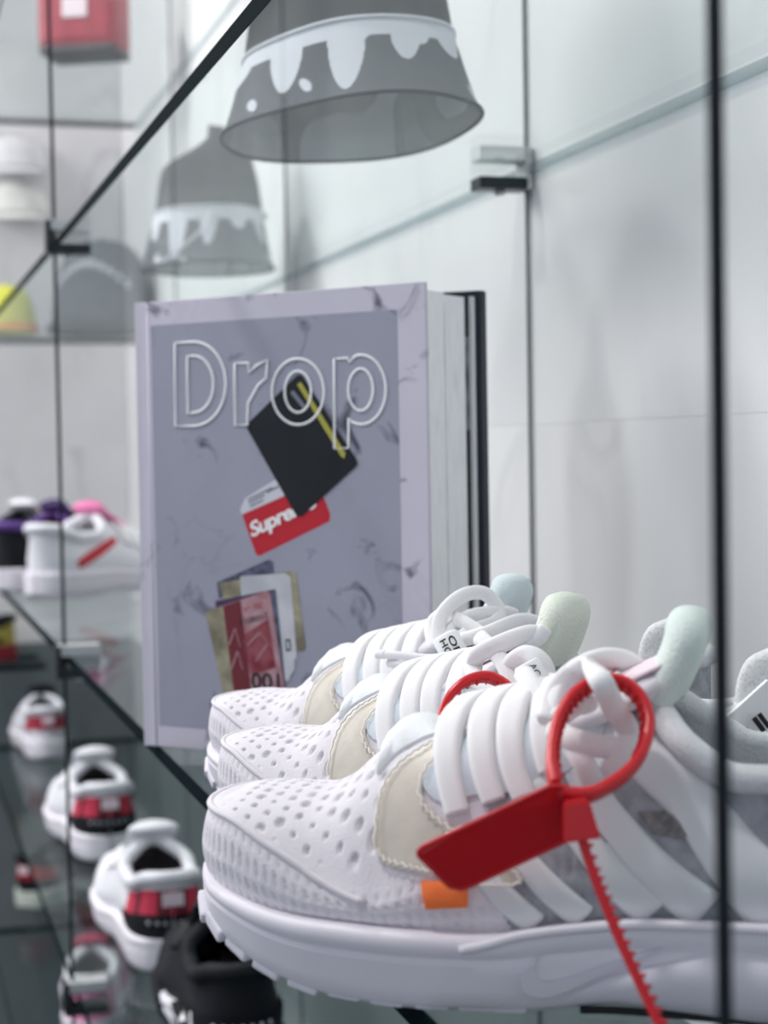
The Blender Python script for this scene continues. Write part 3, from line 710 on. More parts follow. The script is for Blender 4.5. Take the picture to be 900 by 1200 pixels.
# nearest sneaker: knot of lace inside the red tie
cord(shoe_a, 'lace_cord', [(668, 792, .650), (688, 779, .622), (703, 796, .588), (719, 828, .594), (735, 855, .603), (728, 874, .603), (700, 874, .600), (670, 866, .602), (645, 852, .612)], .0042)
cord(shoe_a, 'lace_cord', [(640, 846, .622), (648, 815, .636), (672, 788, .640), (705, 773, .640), (735, 776, .642), (752, 792, .648)], .0044)
cord(shoe_a, 'lace_cord', [(612, 786, .655), (627, 812, .640), (650, 850, .628), (668, 872, .622)], .0040)
cord(shoe_a, 'lace_cord', [(664, 858, .610), (676, 880, .602), (688, 902, .600), (698, 922, .604)], .0042)
cord(shoe_a, 'lace_cord', [(654, 842, .612), (670, 830, .604), (684, 822, .604), (690, 832, .608)], .0038)
cord(shoe_a, 'lace_cord', [(735, 858, .604), (728, 884, .601), (712, 902, .603), (694, 914, .608)], .0042)
# middle sneaker: loop with a printed sleeve
cord(shoe_b, 'lace_cord', [(602, 800, .790), (600, 780, .780), (615, 768, .772), (632, 774, .768), (640, 792, .768), (632, 808, .770), (612, 806, .775)], .0046)
cord(shoe_b, 'lace_cord', [(555, 790, .800), (560, 768, .790), (590, 752, .785), (622, 742, .785), (640, 748, .790)], .0040)
cord(shoe_b, 'lace_cord', [(640, 796, .768), (660, 805, .750), (690, 795, .745)], .0042)
cord(shoe_b, 'lace_cord', [(548, 770, .800), (560, 798, .785), (590, 812, .772), (630, 815, .765)], .0042)
cord(shoe_b, 'lace_cord', [(560, 745, .800), (585, 770, .785), (602, 800, .775), (625, 830, .770)], .0040)
cord(shoe_b, 'lace_cord', [(575, 760, .800), (600, 748, .79), (625, 752, .785), (640, 735, .785)], .0036)
# sneaker by the book: bow
cord(shoe_c, 'bow_loop', [(532, 762, .890), (516, 748, .895), (517, 722, .900), (540, 699, .905), (566, 695, .910), (583, 712, .910), (582, 728, .905), (556, 738, .900), (536, 750, .892)], .0040)
cord(shoe_c, 'bow_loop', [(530, 752, .888), (528, 738, .900), (552, 722, .905), (590, 718, .910), (604, 722, .915)], .0040)
cord(shoe_c, 'lace_cord', [(510, 760, .895), (506, 735, .905), (518, 722, .91), (540, 728, .90), (570, 748, .89), (600, 772, .875)], .0042)
cord(shoe_c, 'lace_cord', [(545, 772, .885), (562, 780, .875), (580, 800, .865), (606, 816, .85)], .0042)
cord(shoe_c, 'lace_cord', [(540, 750, .885), (570, 742, .880), (610, 727, .890), (640, 733, .895)], .0040)
for y0, y1 in ((767, 771), (777, 777)):
    cord(shoe_c, 'lace_end', [(440 + (y0 - 767) * 1.4, y0, .900), (470, y0 + 1, .895), (500, y1, .890), (524, y1, .886)], .0021, .9)
    cord(shoe_c, 'lace_tip', [(440 + (y0 - 767) * 1.4, y0, .9003), (452 + (y0 - 767) * 1.4, y0, .898)], .0024, .9, 'white')
def sleeve(o, a, b_, r, txt, name, tsize, flat=.75):
    PQ = PB if o is shoe_b else PC; pa, pb = to_local(o, PQ(*a)), to_local(o, PQ(*b_)); b = MB(); b.tube([pa, pa.lerp(pb, .06), pa.lerp(pb, .94), pb], [r * .85, r, r, r * .85], M['white'], 16, flat=flat, ups=Matrix.Rotation(-o.rotation_euler[2], 3, 'Z') @ (-F_)); s_ = b.build(name, o)
    ax = (pb - pa).normalized(); vw = (Matrix.Rotation(-o.rotation_euler[2], 3, 'Z') @ (-F_)); vw = (vw - ax * vw.dot(ax)).normalized(); sd = ax.cross(vw)
    for i, t in enumerate(txt):
        me = text_mesh(t, 1, bold=.012); c = (i - (len(txt) - 1) / 2) * 1.02
        L_ = (pb - pa).length
        def fn(x, y, z, c=c, t=t):
            y = 1 - y
            ang = c * .62 + (y - .5) * .50; return pa + ax * (L_ * (.14 + .72 * x * len(t) / 3)) + vw * (math.cos(ang) * (r * flat + .0004)) + sd * (math.sin(ang) * (r + .0004)) * 1.0
        remap_mesh(me, fn); me.materials.append(M['black']); link('printed_letters', me, s_)
    return s_
sleeve(shoe_c, (521, 744, .879), (541, 783, .874), .0072, ['OEL', 'HO'], 'lace_sleeve', 1)
sleeve(shoe_b, (616, 777, .762), (632, 806, .760), .0060, ['AC', 'V'], 'lace_sleeve', 1)
# printed white panel at the heel of the middle sneaker
b = MB(); hp = [(846, 846, .682), (900, 797, .690), (940, 815, .700), (940, 905, .692), (880, 875, .682)]
b.prism([to_local(shoe_b, PB(p[0], p[1], p[2] * 1.055)) for p in hp], Matrix.Rotation(-shoe_b.rotation_euler[2], 3, 'Z') @ (F_ * .004), M['white']); pn = b.build('printed_heel_panel', shoe_b)
for bar in ([(881, 843), (886, 839), (898, 855), (893, 859)], [(887, 838), (892, 835), (904, 851), (899, 854)], [(870, 852), (876, 852), (883, 859), (882, 863)]):
    b = MB(); b.prism([to_local(shoe_b, PB(x, y, .6815 * 1.055)) for x, y in bar], Matrix.Rotation(-shoe_b.rotation_euler[2], 3, 'Z') @ (F_ * .0006), M['black']); b.build('printed_letters', pn)
for ch in shoe_b.children:
    if ch.name.split('.')[0] in ('tongue', 'foam_edge', 'tongue_label'): ch.location.x += .006
# the toe sneaker differs: pale foam on the tongues
for o, mm in ((shoe_b, 'lime'), (shoe_c, 'bluefoam')):
    for ch in o.children:
        if ch.name.startswith('foam_edge'):
            ch.data = ch.data.copy(); ch.data.materials.clear(); ch.data.materials.append(M[mm])

# ================================================================== RED SECURITY TIES
def tie(plate, loop, head, tail, label, teeth_step=.0042, plate_on=True):
    PX = PA if plate_on else (lambda x, y, d: P(x, y, d * .90)); c0 = PX(*head[0]); root = empty('security_tie', c0); tag(root, label, 'zip tie'); L = lambda p: PX(*p) - c0
    if plate_on:
        b = MB(); o_ = [L(p) for p in plate]; nn = (o_[1] - o_[0]).cross(o_[2] - o_[1]).normalized(); b.prism(o_, nn * -.0022 if nn.dot(F_) < 0 else nn * .0022, M['red'])
        b.build('tag_plate', root)
        b = MB(); b.tube([p for p in o_], .0008, M['red'], 8, closed=True); b.build('plate_rim', root)
    q = spline([L(p) for p in loop], 7); cen = sum(q, Vector()) / len(q); b = MB(); ups = [(p - cen).normalized() for p in q]
    b.band([p - u_ * .0012 for p, u_ in zip(q, ups)], ups, .0056, .0034, M['red'], 0); b.build('loop_strap', root)
    tm = MB(); w_ = .0023; tm.add([(-.0015, -w_, -.001), (.0015, -w_, -.001), (.0015, w_, -.001), (-.0015, w_, -.001), (0, -w_, .0024), (0, w_, .0024)], [(0, 3, 2, 1), (0, 1, 4), (2, 3, 5), (1, 2, 5, 4), (3, 0, 4, 5)], M['red'], False)
    tme = None
    def put(p, t, up):
        nonlocal tme
        y = up.cross(t).normalized(); x = t.normalized(); z = x.cross(y)
        if tme is None: o = tm.build('tooth', root); tme = o.data
        else: o = link('tooth', tme, root)
        o.matrix_local = Matrix.Translation(p) @ Matrix((x, y, z)).transposed().to_4x4()
    acc = 0
    n = len(q)
    for i in range(2, n - 1):
        acc += (q[i] - q[i - 1]).length
        if acc > teeth_step and i < n * .66: put(q[i] - ups[i] * .0000, (q[i + 1] - q[i - 1]), -ups[i]); acc = 0
    if head[1] is not None:
        a, e = Vector((0, 0, 0)), L(head[1]); ax = (e - a).normalized(); sx = ax.cross(F_).normalized(); fy = sx.cross(ax).normalized(); ln = (e - a).length; b = MB()
        vs = []
        for t, w, dp in ((0, .0030, .0028), (.12, .0042, .0036), (.9, .0056, .0046), (1, .0056, .0046), (1.0, .0032, .0026), (.75, .0030, .0024)):
            for sa, sb in ((-1, -1), (1, -1), (1, 1), (-1, 1)): vs.append(a + ax * (ln * t) + sx * (sa * w) + fy * (sb * dp))
        fs = [(0, 1, 2, 3)]
        for k in range(5):
            for j in range(4): fs.append((k * 4 + j, k * 4 + (j + 1) % 4, k * 4 + 4 + (j + 1) % 4, k * 4 + 4 + j))
        fs.append((20, 21, 22, 23)); b.add(vs, fs, M['red'], False); b.build('lock_head', root)
    if tail:
        q = spline([L(p) for p in tail], 8); b = MB(); sd = [((q[min(i + 1, len(q) - 1)] - q[max(i - 1, 0)]).cross(F_)).normalized() for i in range(len(q))]
        sg = 1 if sd[0].dot(R_) > 0 else -1; sd = [v * sg for v in sd]; b.band([p - v * .0012 for p, v in zip(q, sd)], sd, .0042, .0030, M['red'], 0); b.build('tail_strap', root)
        acc = 0
        for i in range(2, len(q) - 1):
            seg = (q[i] - q[i - 1]).length; k = 0
            acc += seg
            if acc > teeth_step * .9: put(q[i] + sd[i] * .0010, q[i + 1] - q[i - 1], sd[i]); acc = 0
    return root
tie([(491, 1003, .566), (490, 998, .566), (494, 993, .5655), (560, 962, .563), (645, 921, .560), (658, 921, .5595), (668, 935, .562), (674, 962, .568), (672, 977, .571), (664, 985, .5725), (600, 1015, .575), (552, 1038, .577), (540, 1042, .577), (527, 1039, .5765)],
    [(654, 922, .564), (649, 900, .570), (649, 872, .580), (657, 842, .590), (677, 814, .598), (706, 799, .603), (733, 803, .602), (752, 824, .597), (758, 852, .590), (751, 882, .581), (731, 907, .573), (706, 923, .567), (685, 931, .563), (665, 930, .562), (654, 924, .561)],
    [(674, 936, .5575), (681, 984, .556)], [(680, 980, .556), (690, 1012, .553), (706, 1055, .549), (728, 1108, .543), (752, 1160, .537), (778, 1214, .530), (800, 1262, .524)],
    'large red plastic tie with flat tag and toothed tail hanging on the nearest sneaker', .0031)
tie(None, [(517, 862, .768), (519, 840, .772), (528, 817, .776), (546, 800, .780), (568, 794, .784), (586, 800, .784), (602, 814, .780), (612, 832, .776), (610, 852, .772), (590, 872, .768)],
    [(590, 874, .766), None], None, 'small red toothed tie looped round the laces of the middle sneaker', .0042, False)

# ================================================================== THE BOOK
def on_level(x, y, z):
    d = P(x, y, 1.0) - EYE; return EYE + d * ((z - EYE.z) / d.z)
BL = on_level(172, 873.5, SH); BR0 = on_level(505, 904, SH); ex = (BR0 - BL); ex.z = 0; ex.normalize(); ey = Vector((-ex.y, ex.x, 0))
ey = ey if ey.dot(F_) > 0 else -ey
def cov(x, y):                              # point of the cover plane under a pixel -> (along, up)
    d = P(x, y, 1.0) - EYE; t = (BL - EYE).dot(ey) / d.dot(ey); q = EYE + d * t - BL; return q.dot(ex), q.z
BW = cov(502.5, 600)[0]; BH = cov(175, 354)[1]
book = empty('book', BL, math.atan2(ex.y, ex.x))
tag(book, 'tall hardback art book with grey marble cover standing open behind the sneakers', 'book')
YS = 1 if (Matrix.Rotation(book.rotation_euler[2], 3, 'Z') @ Vector((0, 1, 0))).dot(ey) > 0 else -1
M['cover'] = marble('lilac_marble_print', (208, 203, 217), (140, 136, 156), 9, .35, .9, .42, .012, (84, 80, 100), 30)
M['cover_in'] = marble('grey_marble_print', (160, 161, 177), (112, 114, 132), 10, .4, .95, .42, .010, (58, 60, 76), 27)
def pages(name, base, line):
    m, nt, b = new_mat(name); L = nt.links.new; tc = nt.nodes.new('ShaderNodeTexCoord'); mp = nt.nodes.new('ShaderNodeMapping'); mp.inputs['Scale'].default_value = (1, 1, .05)
    n = nt.nodes.new('ShaderNodeTexNoise'); n.inputs['Scale'].default_value = 900; L(tc.outputs['Object'], mp.inputs['Vector']); L(mp.outputs['Vector'], n.inputs['Vector'])
    r = nt.nodes.new('ShaderNodeValToRGB'); r.color_ramp.elements[0].color = s2l(line); r.color_ramp.elements[1].color = s2l(base); r.color_ramp.elements[0].position = .35; r.color_ramp.elements[1].position = .55
    L(n.outputs['Fac'], r.inputs['Fac']); L(r.outputs['Color'], b.inputs['Base Color']); b.inputs['Roughness'].default_value = .8; return m
M['pages'] = pages('page_edges', (250, 250, 250), (236, 236, 240))
M['page_dark'] = mat('dark_printed_page', (44, 46, 52), .5, .3, col2=(26, 28, 34), scale=30)
M['page_photo'] = mat('grey_photo_page', (150, 148, 160), .5, .3, col2=(70, 70, 80), scale=60)
def bq(x, y, z): return (x, YS * y, z)
def plan_prism(mb, plan, z0, z1, m): mb.prism([bq(x, y, z0) for x, y in plan], (0, 0, z1 - z0), m)
b = MB(); plan_prism(b, [(0, 0), (BW, 0), (BW, .003), (0, .003)], 0, BH, M['cover']); fc = b.build('front_cover', book, bevel=.0006)
def fore_y(px):                              # depth behind the cover at which the fore-edge shows at a pixel column
    for k in range(4000):
        y = k * .0001; q = BL + ex * (BW - .004) + ey * y + Vector((0, 0, BH * .9))
        if proj(q)[0] >= px: return y
    return .08
y1, y2, y3, y4, y5 = fore_y(522), fore_y(546), fore_y(553), fore_y(557), fore_y(564)
SPN = .042
b = MB(); plan_prism(b, [(.004, .0032), (BW - .005, .0045), (BW - .005, y1), (.004, SPN * .45)], .003, BH - .004, M['pages']); b.build('page_block', book)
b = MB(); plan_prism(b, [(.004, SPN * .45 + .0004), (BW - .006, y1 + .003), (BW - .005, y2), (.004, SPN * .8)], .003, BH - .005, M['pages']); b.build('page_block', book)
b = MB(); plan_prism(b, [(.004, SPN * .82), (BW - .004, y3 + .0006), (BW - .004, y4 - .0004), (.004, SPN * .92)], .003, BH - .004, M['pages']); b.build('page_block', book)
b = MB()
for z0, z1, mm in ((.003, BH * .70, 'page_dark'), (BH * .70, BH * .78, 'page_photo'), (BH * .78, BH * .90, 'page_photo'), (BH * .90, BH - .004, 'page_dark')):
    plan_prism(b, [(.06, SPN * .8 + (y2 - SPN * .8) * .25 + .002), (BW - .006, y2 + .0008), (BW - .006, y3), (.06, SPN * .83 + (y3 - SPN * .83) * .25 + .001)], z0, z1, M[mm])
b.build('printed_pages', book)
M['cover_back'] = mat('dark_cover_board', (38, 42, 52), .45, .35)
b = MB(); plan_prism(b, [(0, SPN * .95), (BW, y4 + .0004), (BW, y5), (0, SPN * .95 + .003)], 0, BH, M['cover_back']); b.build('back_cover', book, bevel=.0005)
b = MB(); plan_prism(b, [(-.002, 0), (.0015, -.0000), (.0015, SPN + .001), (-.002, SPN + .001)], .0, BH, M['cover']); b.build('spine', book)
b = MB(); q = [cov(x, y) for x, y in ((177, 360), (181, 480), (184, 600), (185, 700))]
b.tube([bq(.0085, -.0000, .001), bq(.0085, -.0000, BH - .001)], .0005, M['cover'], 6); b.build('hinge_crease', fc)
LAY = [0]
def decal(name, poly, m, lay, parent=None, rnd=0):
    q = [cov(x, y) for x, y in poly]; b = MB(); b.prism([bq(x, -.00012 * lay, z) for x, z in q], (0, YS * .00011, 0), m); return b.build(name, parent or fc)
rb, rt = cov(470, 620), cov(470, 362.5); lb = cov(187, 850)
b = MB(); zt_ = cov(187, 381)[1]; xl = lb[0]; xr = cov(469.5, 600)[0]
b.prism([bq(xl, -.00012, lb[1]), bq(xr, -.00012, lb[1]), bq(xr, -.00012, zt_), bq(xl, -.00012, zt_)], (0, YS * .00011, 0), M['cover_in']); b.build('cover_picture', fc)
M['nb'] = mat('black_notebook_print', (22, 26, 34), .5, .3, var=.2, scale=60); M['yellow'] = mat('yellow_pencil_print', (172, 166, 70), .5)
M['cardred'] = mat('red_card_print', (190, 26, 44), .45); M['cardwhite'] = mat('white_card_print', (206, 206, 216), .5); M['tanprint'] = mat('tan_note_print', (170, 164, 140), .5, .3, col2=(120, 114, 96), scale=60)
M['noteR'] = mat('red_note_print', (128, 46, 58), .5, .3, col2=(160, 92, 98), scale=90); M['noteD'] = mat('dark_red_note_print', (112, 34, 46), .5); M['purple'] = mat('purple_note_print', (72, 50, 84), .5)
M['noteW'] = mat('pale_note_print', (206, 208, 214), .5, .3, col2=(178, 182, 190), scale=40); M['noteB'] = mat('dark_blue_note_print', (52, 56, 80), .5, .3, col2=(100, 104, 128), scale=120); M['greyprint'] = mat('grey_print', (120, 124, 136), .5)
M['noteP'] = mat('pink_note_print', (186, 152, 160), .5, .3, col2=(160, 112, 120), scale=80)
def c8(*pts): return [(160 + x * .4833, 320 + y * .4833) for x, y in pts]
decal('printed_card', c8((258, 590), (252, 572), (264, 546), (330, 505), (430, 495), (458, 552), (470, 585), (468, 602), (298, 686), (290, 682)), M['cardred'], 2)
decal('printed_card_top', c8((255, 586), (252, 572), (264, 546), (330, 505), (440, 455), (450, 500)), M['cardwhite'], 3)
for k, (a, c) in enumerate((((270, 548), (330, 518)), ((272, 556), (310, 536)), ((316, 530), (345, 515)), ((276, 564), (308, 548)))):
    decal('printed_card_lines', c8(a, c, (c[0] + 1, c[1] + 4), (a[0] + 1, a[1] + 4)), M['greyprint'], 4)
decal('printed_notebook', c8((388, 250), (396, 246), (404, 250), (534, 452), (537, 464), (530, 472), (404, 588), (394, 590), (386, 584), (270, 378), (268, 370), (274, 362)), M['nb'], 6)
decal('printed_pencil', c8((391, 270), (400, 264), (508, 436), (505, 450), (497, 444)), M['yellow'], 7)
decal('printed_clip', c8((374, 290), (382, 284), (412, 322), (406, 330)), M['greyprint'], 7)
b = MB()
def c8l(x, y): return cov(160 + x * .4833, 320 + y * .4833)
def ltext(txt, o, ux, uy, m, lay, name, parent=None, outline=None, shear=0, bold=0, spacing=1.0):
    """o: lower left corner, ux: lower right, uy: upper left of the lettering's box, in crop pixels"""
    me = text_mesh(txt, 1, outline=outline, shear=shear, bold=bold, spacing=spacing); A, B, D = (Vector(c8l(*t)) for t in (o, ux, uy))
    remap_mesh(me, lambda x, y, z: Vector(bq((A + (B - A) * x + (D - A) * y).x, -.00012 * lay - abs(z) * .0, (A + (B - A) * x + (D - A) * y).y)))
    me.materials.clear(); me.materials.append(m); return link(name, me, parent or fc)
ltext('Supreme', (284, 652), (442, 578), (272, 606), M['white'], 5, 'card_lettering', bold=.03, shear=.12, spacing=.92)
# banknotes, back to front
decal('printed_banknote', c8((195, 750), (322, 694), (332, 700), (335, 740), (200, 790)), M['noteB'], 2)
decal('printed_banknote', c8((200, 752), (372, 722), (388, 726), (411, 905), (408, 916), (370, 920), (330, 960), (215, 800)), M['tanprint'], 3)
decal('printed_banknote', c8((252, 735), (360, 728), (374, 736), (390, 936), (350, 940), (262, 900)), M['noteW'], 4)
decal('printed_banknote', c8((340, 925), (384, 938), (386, 962), (374, 975), (372, 988), (350, 990)), M['noteW'], 5)
decal('printed_note_window', c8((362, 888), (374, 887), (376, 915), (364, 917)), M['black'], 5)
decal('printed_note_window_light', c8((365, 892), (371, 892), (373, 911), (367, 912)), M['noteW'], 6)
decal('printed_banknote', c8((192, 795), (338, 766), (364, 1010), (340, 1018), (210, 930)), M['purple'], 6)
decal('printed_note_pattern', c8((326, 770), (338, 767), (363, 1005), (352, 1010)), M['noteB'], 7)
decal('printed_banknote', c8((170, 828), (172, 820), (318, 770), (326, 778), (362, 1012), (358, 1022), (226, 1030), (214, 1024)), M['noteP'], 8)
decal('printed_note_margin', c8((170, 828), (172, 820), (212, 808), (240, 1028), (226, 1030), (214, 1024)), M['tanprint'], 9)
decal('printed_note_band', c8((212, 808), (254, 793), (282, 1026), (240, 1028)), M['noteD'], 9)
decal('printed_note_picture', c8((258, 880), (322, 838), (340, 955), (280, 975)), M['noteR'], 9)
for (x0, y0), (x1, y1_) in (((225, 900), (240, 860)), ((240, 860), (252, 905)), ((230, 960), (246, 915)), ((246, 915), (258, 960)), ((270, 900), (300, 870)), ((300, 870), (322, 900)), ((290, 940), (316, 900))):
    decal('printed_note_line', c8((x0, y0), (x1, y1_), (x1 + 3, y1_ + 2), (x0 + 3, y0 + 2)), M['noteP'], 10)
ltext('100', (348, 970), (280, 968), (350, 1010), M['black'], 10, 'banknote_number', bold=.015)
ltext('2108012', (320, 822), (252, 842), (322, 835), M['nb'], 10, 'banknote_number')
for k, (x, y) in enumerate(((262, 812), (270, 809), (288, 804), (296, 801), (304, 799), (266, 818), (292, 810), (300, 807))):
    decal('printed_note_dot', c8((x, y), (x + 4, y - 1), (x + 4, y + 3), (x, y + 4)), M['redprint'], 10)
# title: outlined letters
def outline_letter(paths):
    b = MB()
    for smooth, pts in paths:
        q = [Vector((x, y, 0)) for x, y in pts]; q = spline(q, 6, True) if smooth else q
        b.tube([Vector(bq(c8l(p.x, p.y)[0], -.0006, c8l(p.x, p.y)[1])) for p in q], .00095, M['white'], 6, closed=True, flat=.5, ups=Vector((0, YS, 0)))
    return b.build('title_letter', fc)
def arc(cx, cy, rx, ry, a0, a1, n): return [(cx + rx * math.cos(math.radians(a0 + (a1 - a0) * i / n)), cy + ry * math.sin(math.radians(a0 + (a1 - a0) * i / n))) for i in range(n + 1)]
outline_letter([(False, [(95, 170)] + arc(140, 269, 78, 102, -90, 90, 20) + [(95, 372)]), (False, [(125, 202)] + arc(140, 270, 48, 69, -90, 90, 18) + [(125, 341)])])
outline_letter([(False, [(240, 219), (272, 218), (273, 243), (293, 224), (318, 211), (316, 255), (296, 272), (272, 316), (271, 368), (240, 370)])])
outline_letter([(False, arc(393, 288, 63, 80, 0, 354, 40)), (False, arc(393, 288, 32, 50, 0, 352, 34))])
outline_letter([(False, [(481, 208), (513, 206), (517, 217)] + arc(546, 283, 60, 84, -105, 112, 26) + [(516, 352), (516, 424), (481, 426)]), (False, arc(545, 283, 30, 51, 0, 352, 32))])

# ================================================================== CAMOUFLAGE HATS ON THE UPPER SHELF
M['camo'] = camo('grey_camouflage', ((104, 108, 116), (60, 64, 72), (150, 154, 162)), 11)
M['bagdark'] = mat('charcoal_fabric', (34, 37, 43), .85, .2, var=.12, scale=80); M['drip'] = mat('pale_dripping_print', (206, 208, 216), .75, .2); M['camo_mid'] = mat('grey_camouflage_print', (68, 73, 81), .8, .2, var=.12, scale=25)
def camo_hat(loc, rx, ry, h, rz, label, seed, seam=.05, peak=.3, cord_=False):
    root = empty('bucket_hat', loc, rz); tag(root, label, 'hat'); rnd = random.Random(seed); ph = [rnd.uniform(0, 6.28) for _ in range(5)]
    NA, NH = 420, 120; sm = seam / h
    def ring(t, a, k=1.0):                   # t 0..1 up the hat: flaring brim, then the crown
        if t < sm: w = 1.0 - .20 * (t / sm) ** .8
        else:
            q = (t - sm) / (1 - sm); w = .80 - .16 * q - .0 * q; w *= max(1 - q ** 5, .0) ** .5 if q < 1 else 0.02
            w = max(w, .02)
        r_ = 1 + .035 * math.sin(3 * a + ph[0]) * (1 - t) + .02 * math.sin(5 * a + ph[1] + 4 * t)
        z = h * t + .006 * math.sin(3 * a + ph[2]) * max(0, 1 - t / sm) * .0 + peak * h * max(0, t - .75) * math.cos(a - 1.0)
        return Vector((rx * w * r_ * k * math.cos(a), ry * w * r_ * k * math.sin(a), z))
    def drip(a):
        v = .5 + .5 * math.sin(11 * a + ph[2] + .8 * math.sin(2 * a)); v = max(0, min(1, (v - .36) / .64)) ** .55; return sm * (.76 - .70 * v * (.62 + .38 * math.sin(3 * a + ph[3])))
    b = MB(); kd, kk, km = b.mid(M['drip']), b.mid(M['camo_mid']), b.mid(M['camo']); pts = []; mids = []
    for i in range(NH):
        t = sm * i / (NH - 1)
        for j in range(NA):
            a = 2 * math.pi * j / NA; pts.append(ring(t, a)); blob = math.sin(6 * a + ph[4]) * math.sin(2.2 + 5 * t / sm + 2 * math.sin(3 * a + ph[1]))
            mids.append(kd if (t > drip(a) or blob > .93) else kk)
    b.grid(pts, NH, NA, cv=True, mids=mids); b.build('camouflage_brim', root)
    b = MB(); pts = []
    for i in range(30):
        t = .9 * i / 29
        for j in range(NA // 2): p = ring(t, 4 * math.pi * j / NA, .965); pts.append(p)
    b.grid(pts, 30, NA // 2, M['camo'], cv=True, flip=True); b.f.append(tuple(range(29 * (NA // 2), 30 * (NA // 2)))); b.mi.append(0); b.sm.append(True); b.build('lining', root)
    b = MB(); pts = []
    for i in range(40):
        t = sm + (1 - sm) * i / 39
        for j in range(NA): pts.append(ring(t, 2 * math.pi * j / NA))
    b.grid(pts, 40, NA, M['bagdark'], cv=True); b.f.append(tuple(range(39 * NA, 40 * NA))); b.mi.append(0); b.sm.append(True); b.build('crown', root)
    for t, k, nm in ((sm, 1.004, 'brim_seam'), (.002, 1.0, 'brim_edge')):
        b = MB(); b.tube([ring(t, 2 * math.pi * j / 90, k) for j in range(90)], .0016, M['drip'] if t > .01 else M['camo_mid'], 8, closed=True); b.build(nm, root)
    b = MB(); b.tube([ring(sm + .02, math.pi * .55, 1.0), ring(sm + .02, math.pi * .55, 1.12), ring(sm + .0, math.pi * .5, 1.15)], .004, M['bagdark'], 8); b.build('side_tab', root)
    if cord_: b = MB(); b.tube(spline([ring(sm * .9, -.4, .98), ring(sm * .5, -.55, 1.30) , ring(0, -.9, 1.32) + Vector((0, 0, .003)), ring(0, -1.2, 1.1) + Vector((0, 0, .003))], 8), .0016, M['drip'], 6); b.build('chin_cord', root)
    return root
ZU = ZS[1] + GT
def lvl(x, y, z, name=None): return on_level(x, y, z)
camo_hat((-1.125, .316, ZU), .130, .080, .150, math.radians(5), 'large grey camouflage hat with pale dripping brim, nearest on the upper glass shelf', 3, .052)
camo_hat((-1.99, .385, ZU), .085, .078, .150, math.radians(12), 'smaller grey camouflage hat with peaked dark crown, farther along the upper shelf', 8, .065, .5, True)

# ================================================================== OTHER SHOES, FARTHER OFF
def simple_shoe(label, upper, sole, lining, collar=None, heel=None, guard=None, stripe=None, tongue=None, laces='white', camo_m=None, sc=1.0):
    root = empty('sports_shoe'); tag(root, label, 'shoe')
    g = lambda c, n: c if not isinstance(c, tuple) else mat(n, c, .6, .3)
    mu = camo_m or g(upper, 'shoe_upper'); msl = g(sole, 'shoe_sole'); ml = g(lining, 'shoe_lining'); mc = g(collar or upper, 'shoe_collar')
    b = make_vamp(60, 60, False); b.mats = [mu, mu]; walls(b, mu, UV - .001, .299998, 30, 12); b.build('upper', root, merge=.0004)
    b = MB(); walls(b, ml, UV, .297, 24, 10, -.005); b.build('lining', root)
    b = MB(); us = np.linspace(.10, .29, 12); b.grid([(.15 - u, float(tb('B', u)) * .86 * k, float(tb('zb', u)) + .012) for u in us for k in (-1, 0, 1)], 12, 3, ml); b.build('insole', root)
    make_midsole(60, msl).build('midsole', root, merge=.00002)
    shoe_collar(root, mc, .0075)
    b = MB(); cl = spline([Vector((.15 - a, 0, z)) for a, z in [(.118, .0945), (.150, .108), (.172, .119), (.180, .128)]], 5); mt = g(tongue or upper, 'shoe_tongue')
    vs = []
    for p in cl:
        for k in range(12): a = 2 * math.pi * k / 12; vs.append(p + Vector((.005 * math.sin(a), .028 * math.cos(a), .005 * math.sin(a) - (.028 * math.cos(a)) ** 2 * 5)))
    b.grid(vs, len(cl), 12, mt, cv=True); b.f += [tuple(range(12)), tuple(range((len(cl) - 1) * 12, len(cl) * 12))]; b.mi += [0, 0]; b.sm += [True, True]; b.build('tongue', root)
    mlc = M['lace'] if laces == 'white' else g(laces, 'shoe_lace')
    for pa, w in LACES: ribbon(pa, w, .002, mlc, 'lace_bar', root, off=.002, n=4)
    if stripe:
        for sd in (0, 1):
            pa = [(.255, .10), (.225, .17), (.190, .24), (.165, .30)]
            if sd: pa = [(a, 1 - c) for a, c in pa]
            ribbon(pa, [.012, .015, .014, .010], .0018, g(stripe, 'shoe_stripe'), 'side_stripe', root, n=5)
    def ring(f0, f1, u0, mm, name, off, cols=None):
        b = MB(); us = u0 + (.299998 - u0) * (1 - (1 - np.linspace(0, 1, 26)) ** 1.6); pc = phc(us)
        for sd in (0, 1):
            t = np.linspace(f0, f1, 8); uu = np.repeat(us[:, None], 8, 1); pp = pc[:, None] * t[None]; pp = 1 - pp if sd else pp; p = sec(uu, pp) + N(uu, pp) * off
            if cols is None: b.grid(p.reshape(-1, 3), 26, 8, mm)
            else:
                ks = [b.mid(c) for c in cols]; b.grid(p.reshape(-1, 3), 26, 8, mids=[ks[(i // 4) % len(ks)] for i in range(26) for j in range(8)])
        return b.build(name, root)
    if heel: ring(.50, .86, .243, None, 'heel_panel', .0022, heel)
    if guard:
        gd = ring(.0, .52, .225, guard, 'heel_guard', .0030)
        b = MB()
        for k in range(7):
            a = -.024 + .008 * k; b.tube([(-.1505 + 14 * a * a, a, .052), (-.1545 + 14 * a * a, a, .052)], .0022, M['midmesh'], 8)
        b.build('guard_studs', gd)
    if heel:
        b = MB(); b.add([(-.1535, -.011, .070), (-.1535, .011, .070), (-.1535, .011, .084), (-.1535, -.011, .084)], [(0, 1, 2, 3)], M['label'], False); o = b.build('heel_emblem', root); o.modifiers.new('t', 'SOLIDIFY').thickness = .002
    if sc != 1: root.scale = (sc,) * 3
    return root
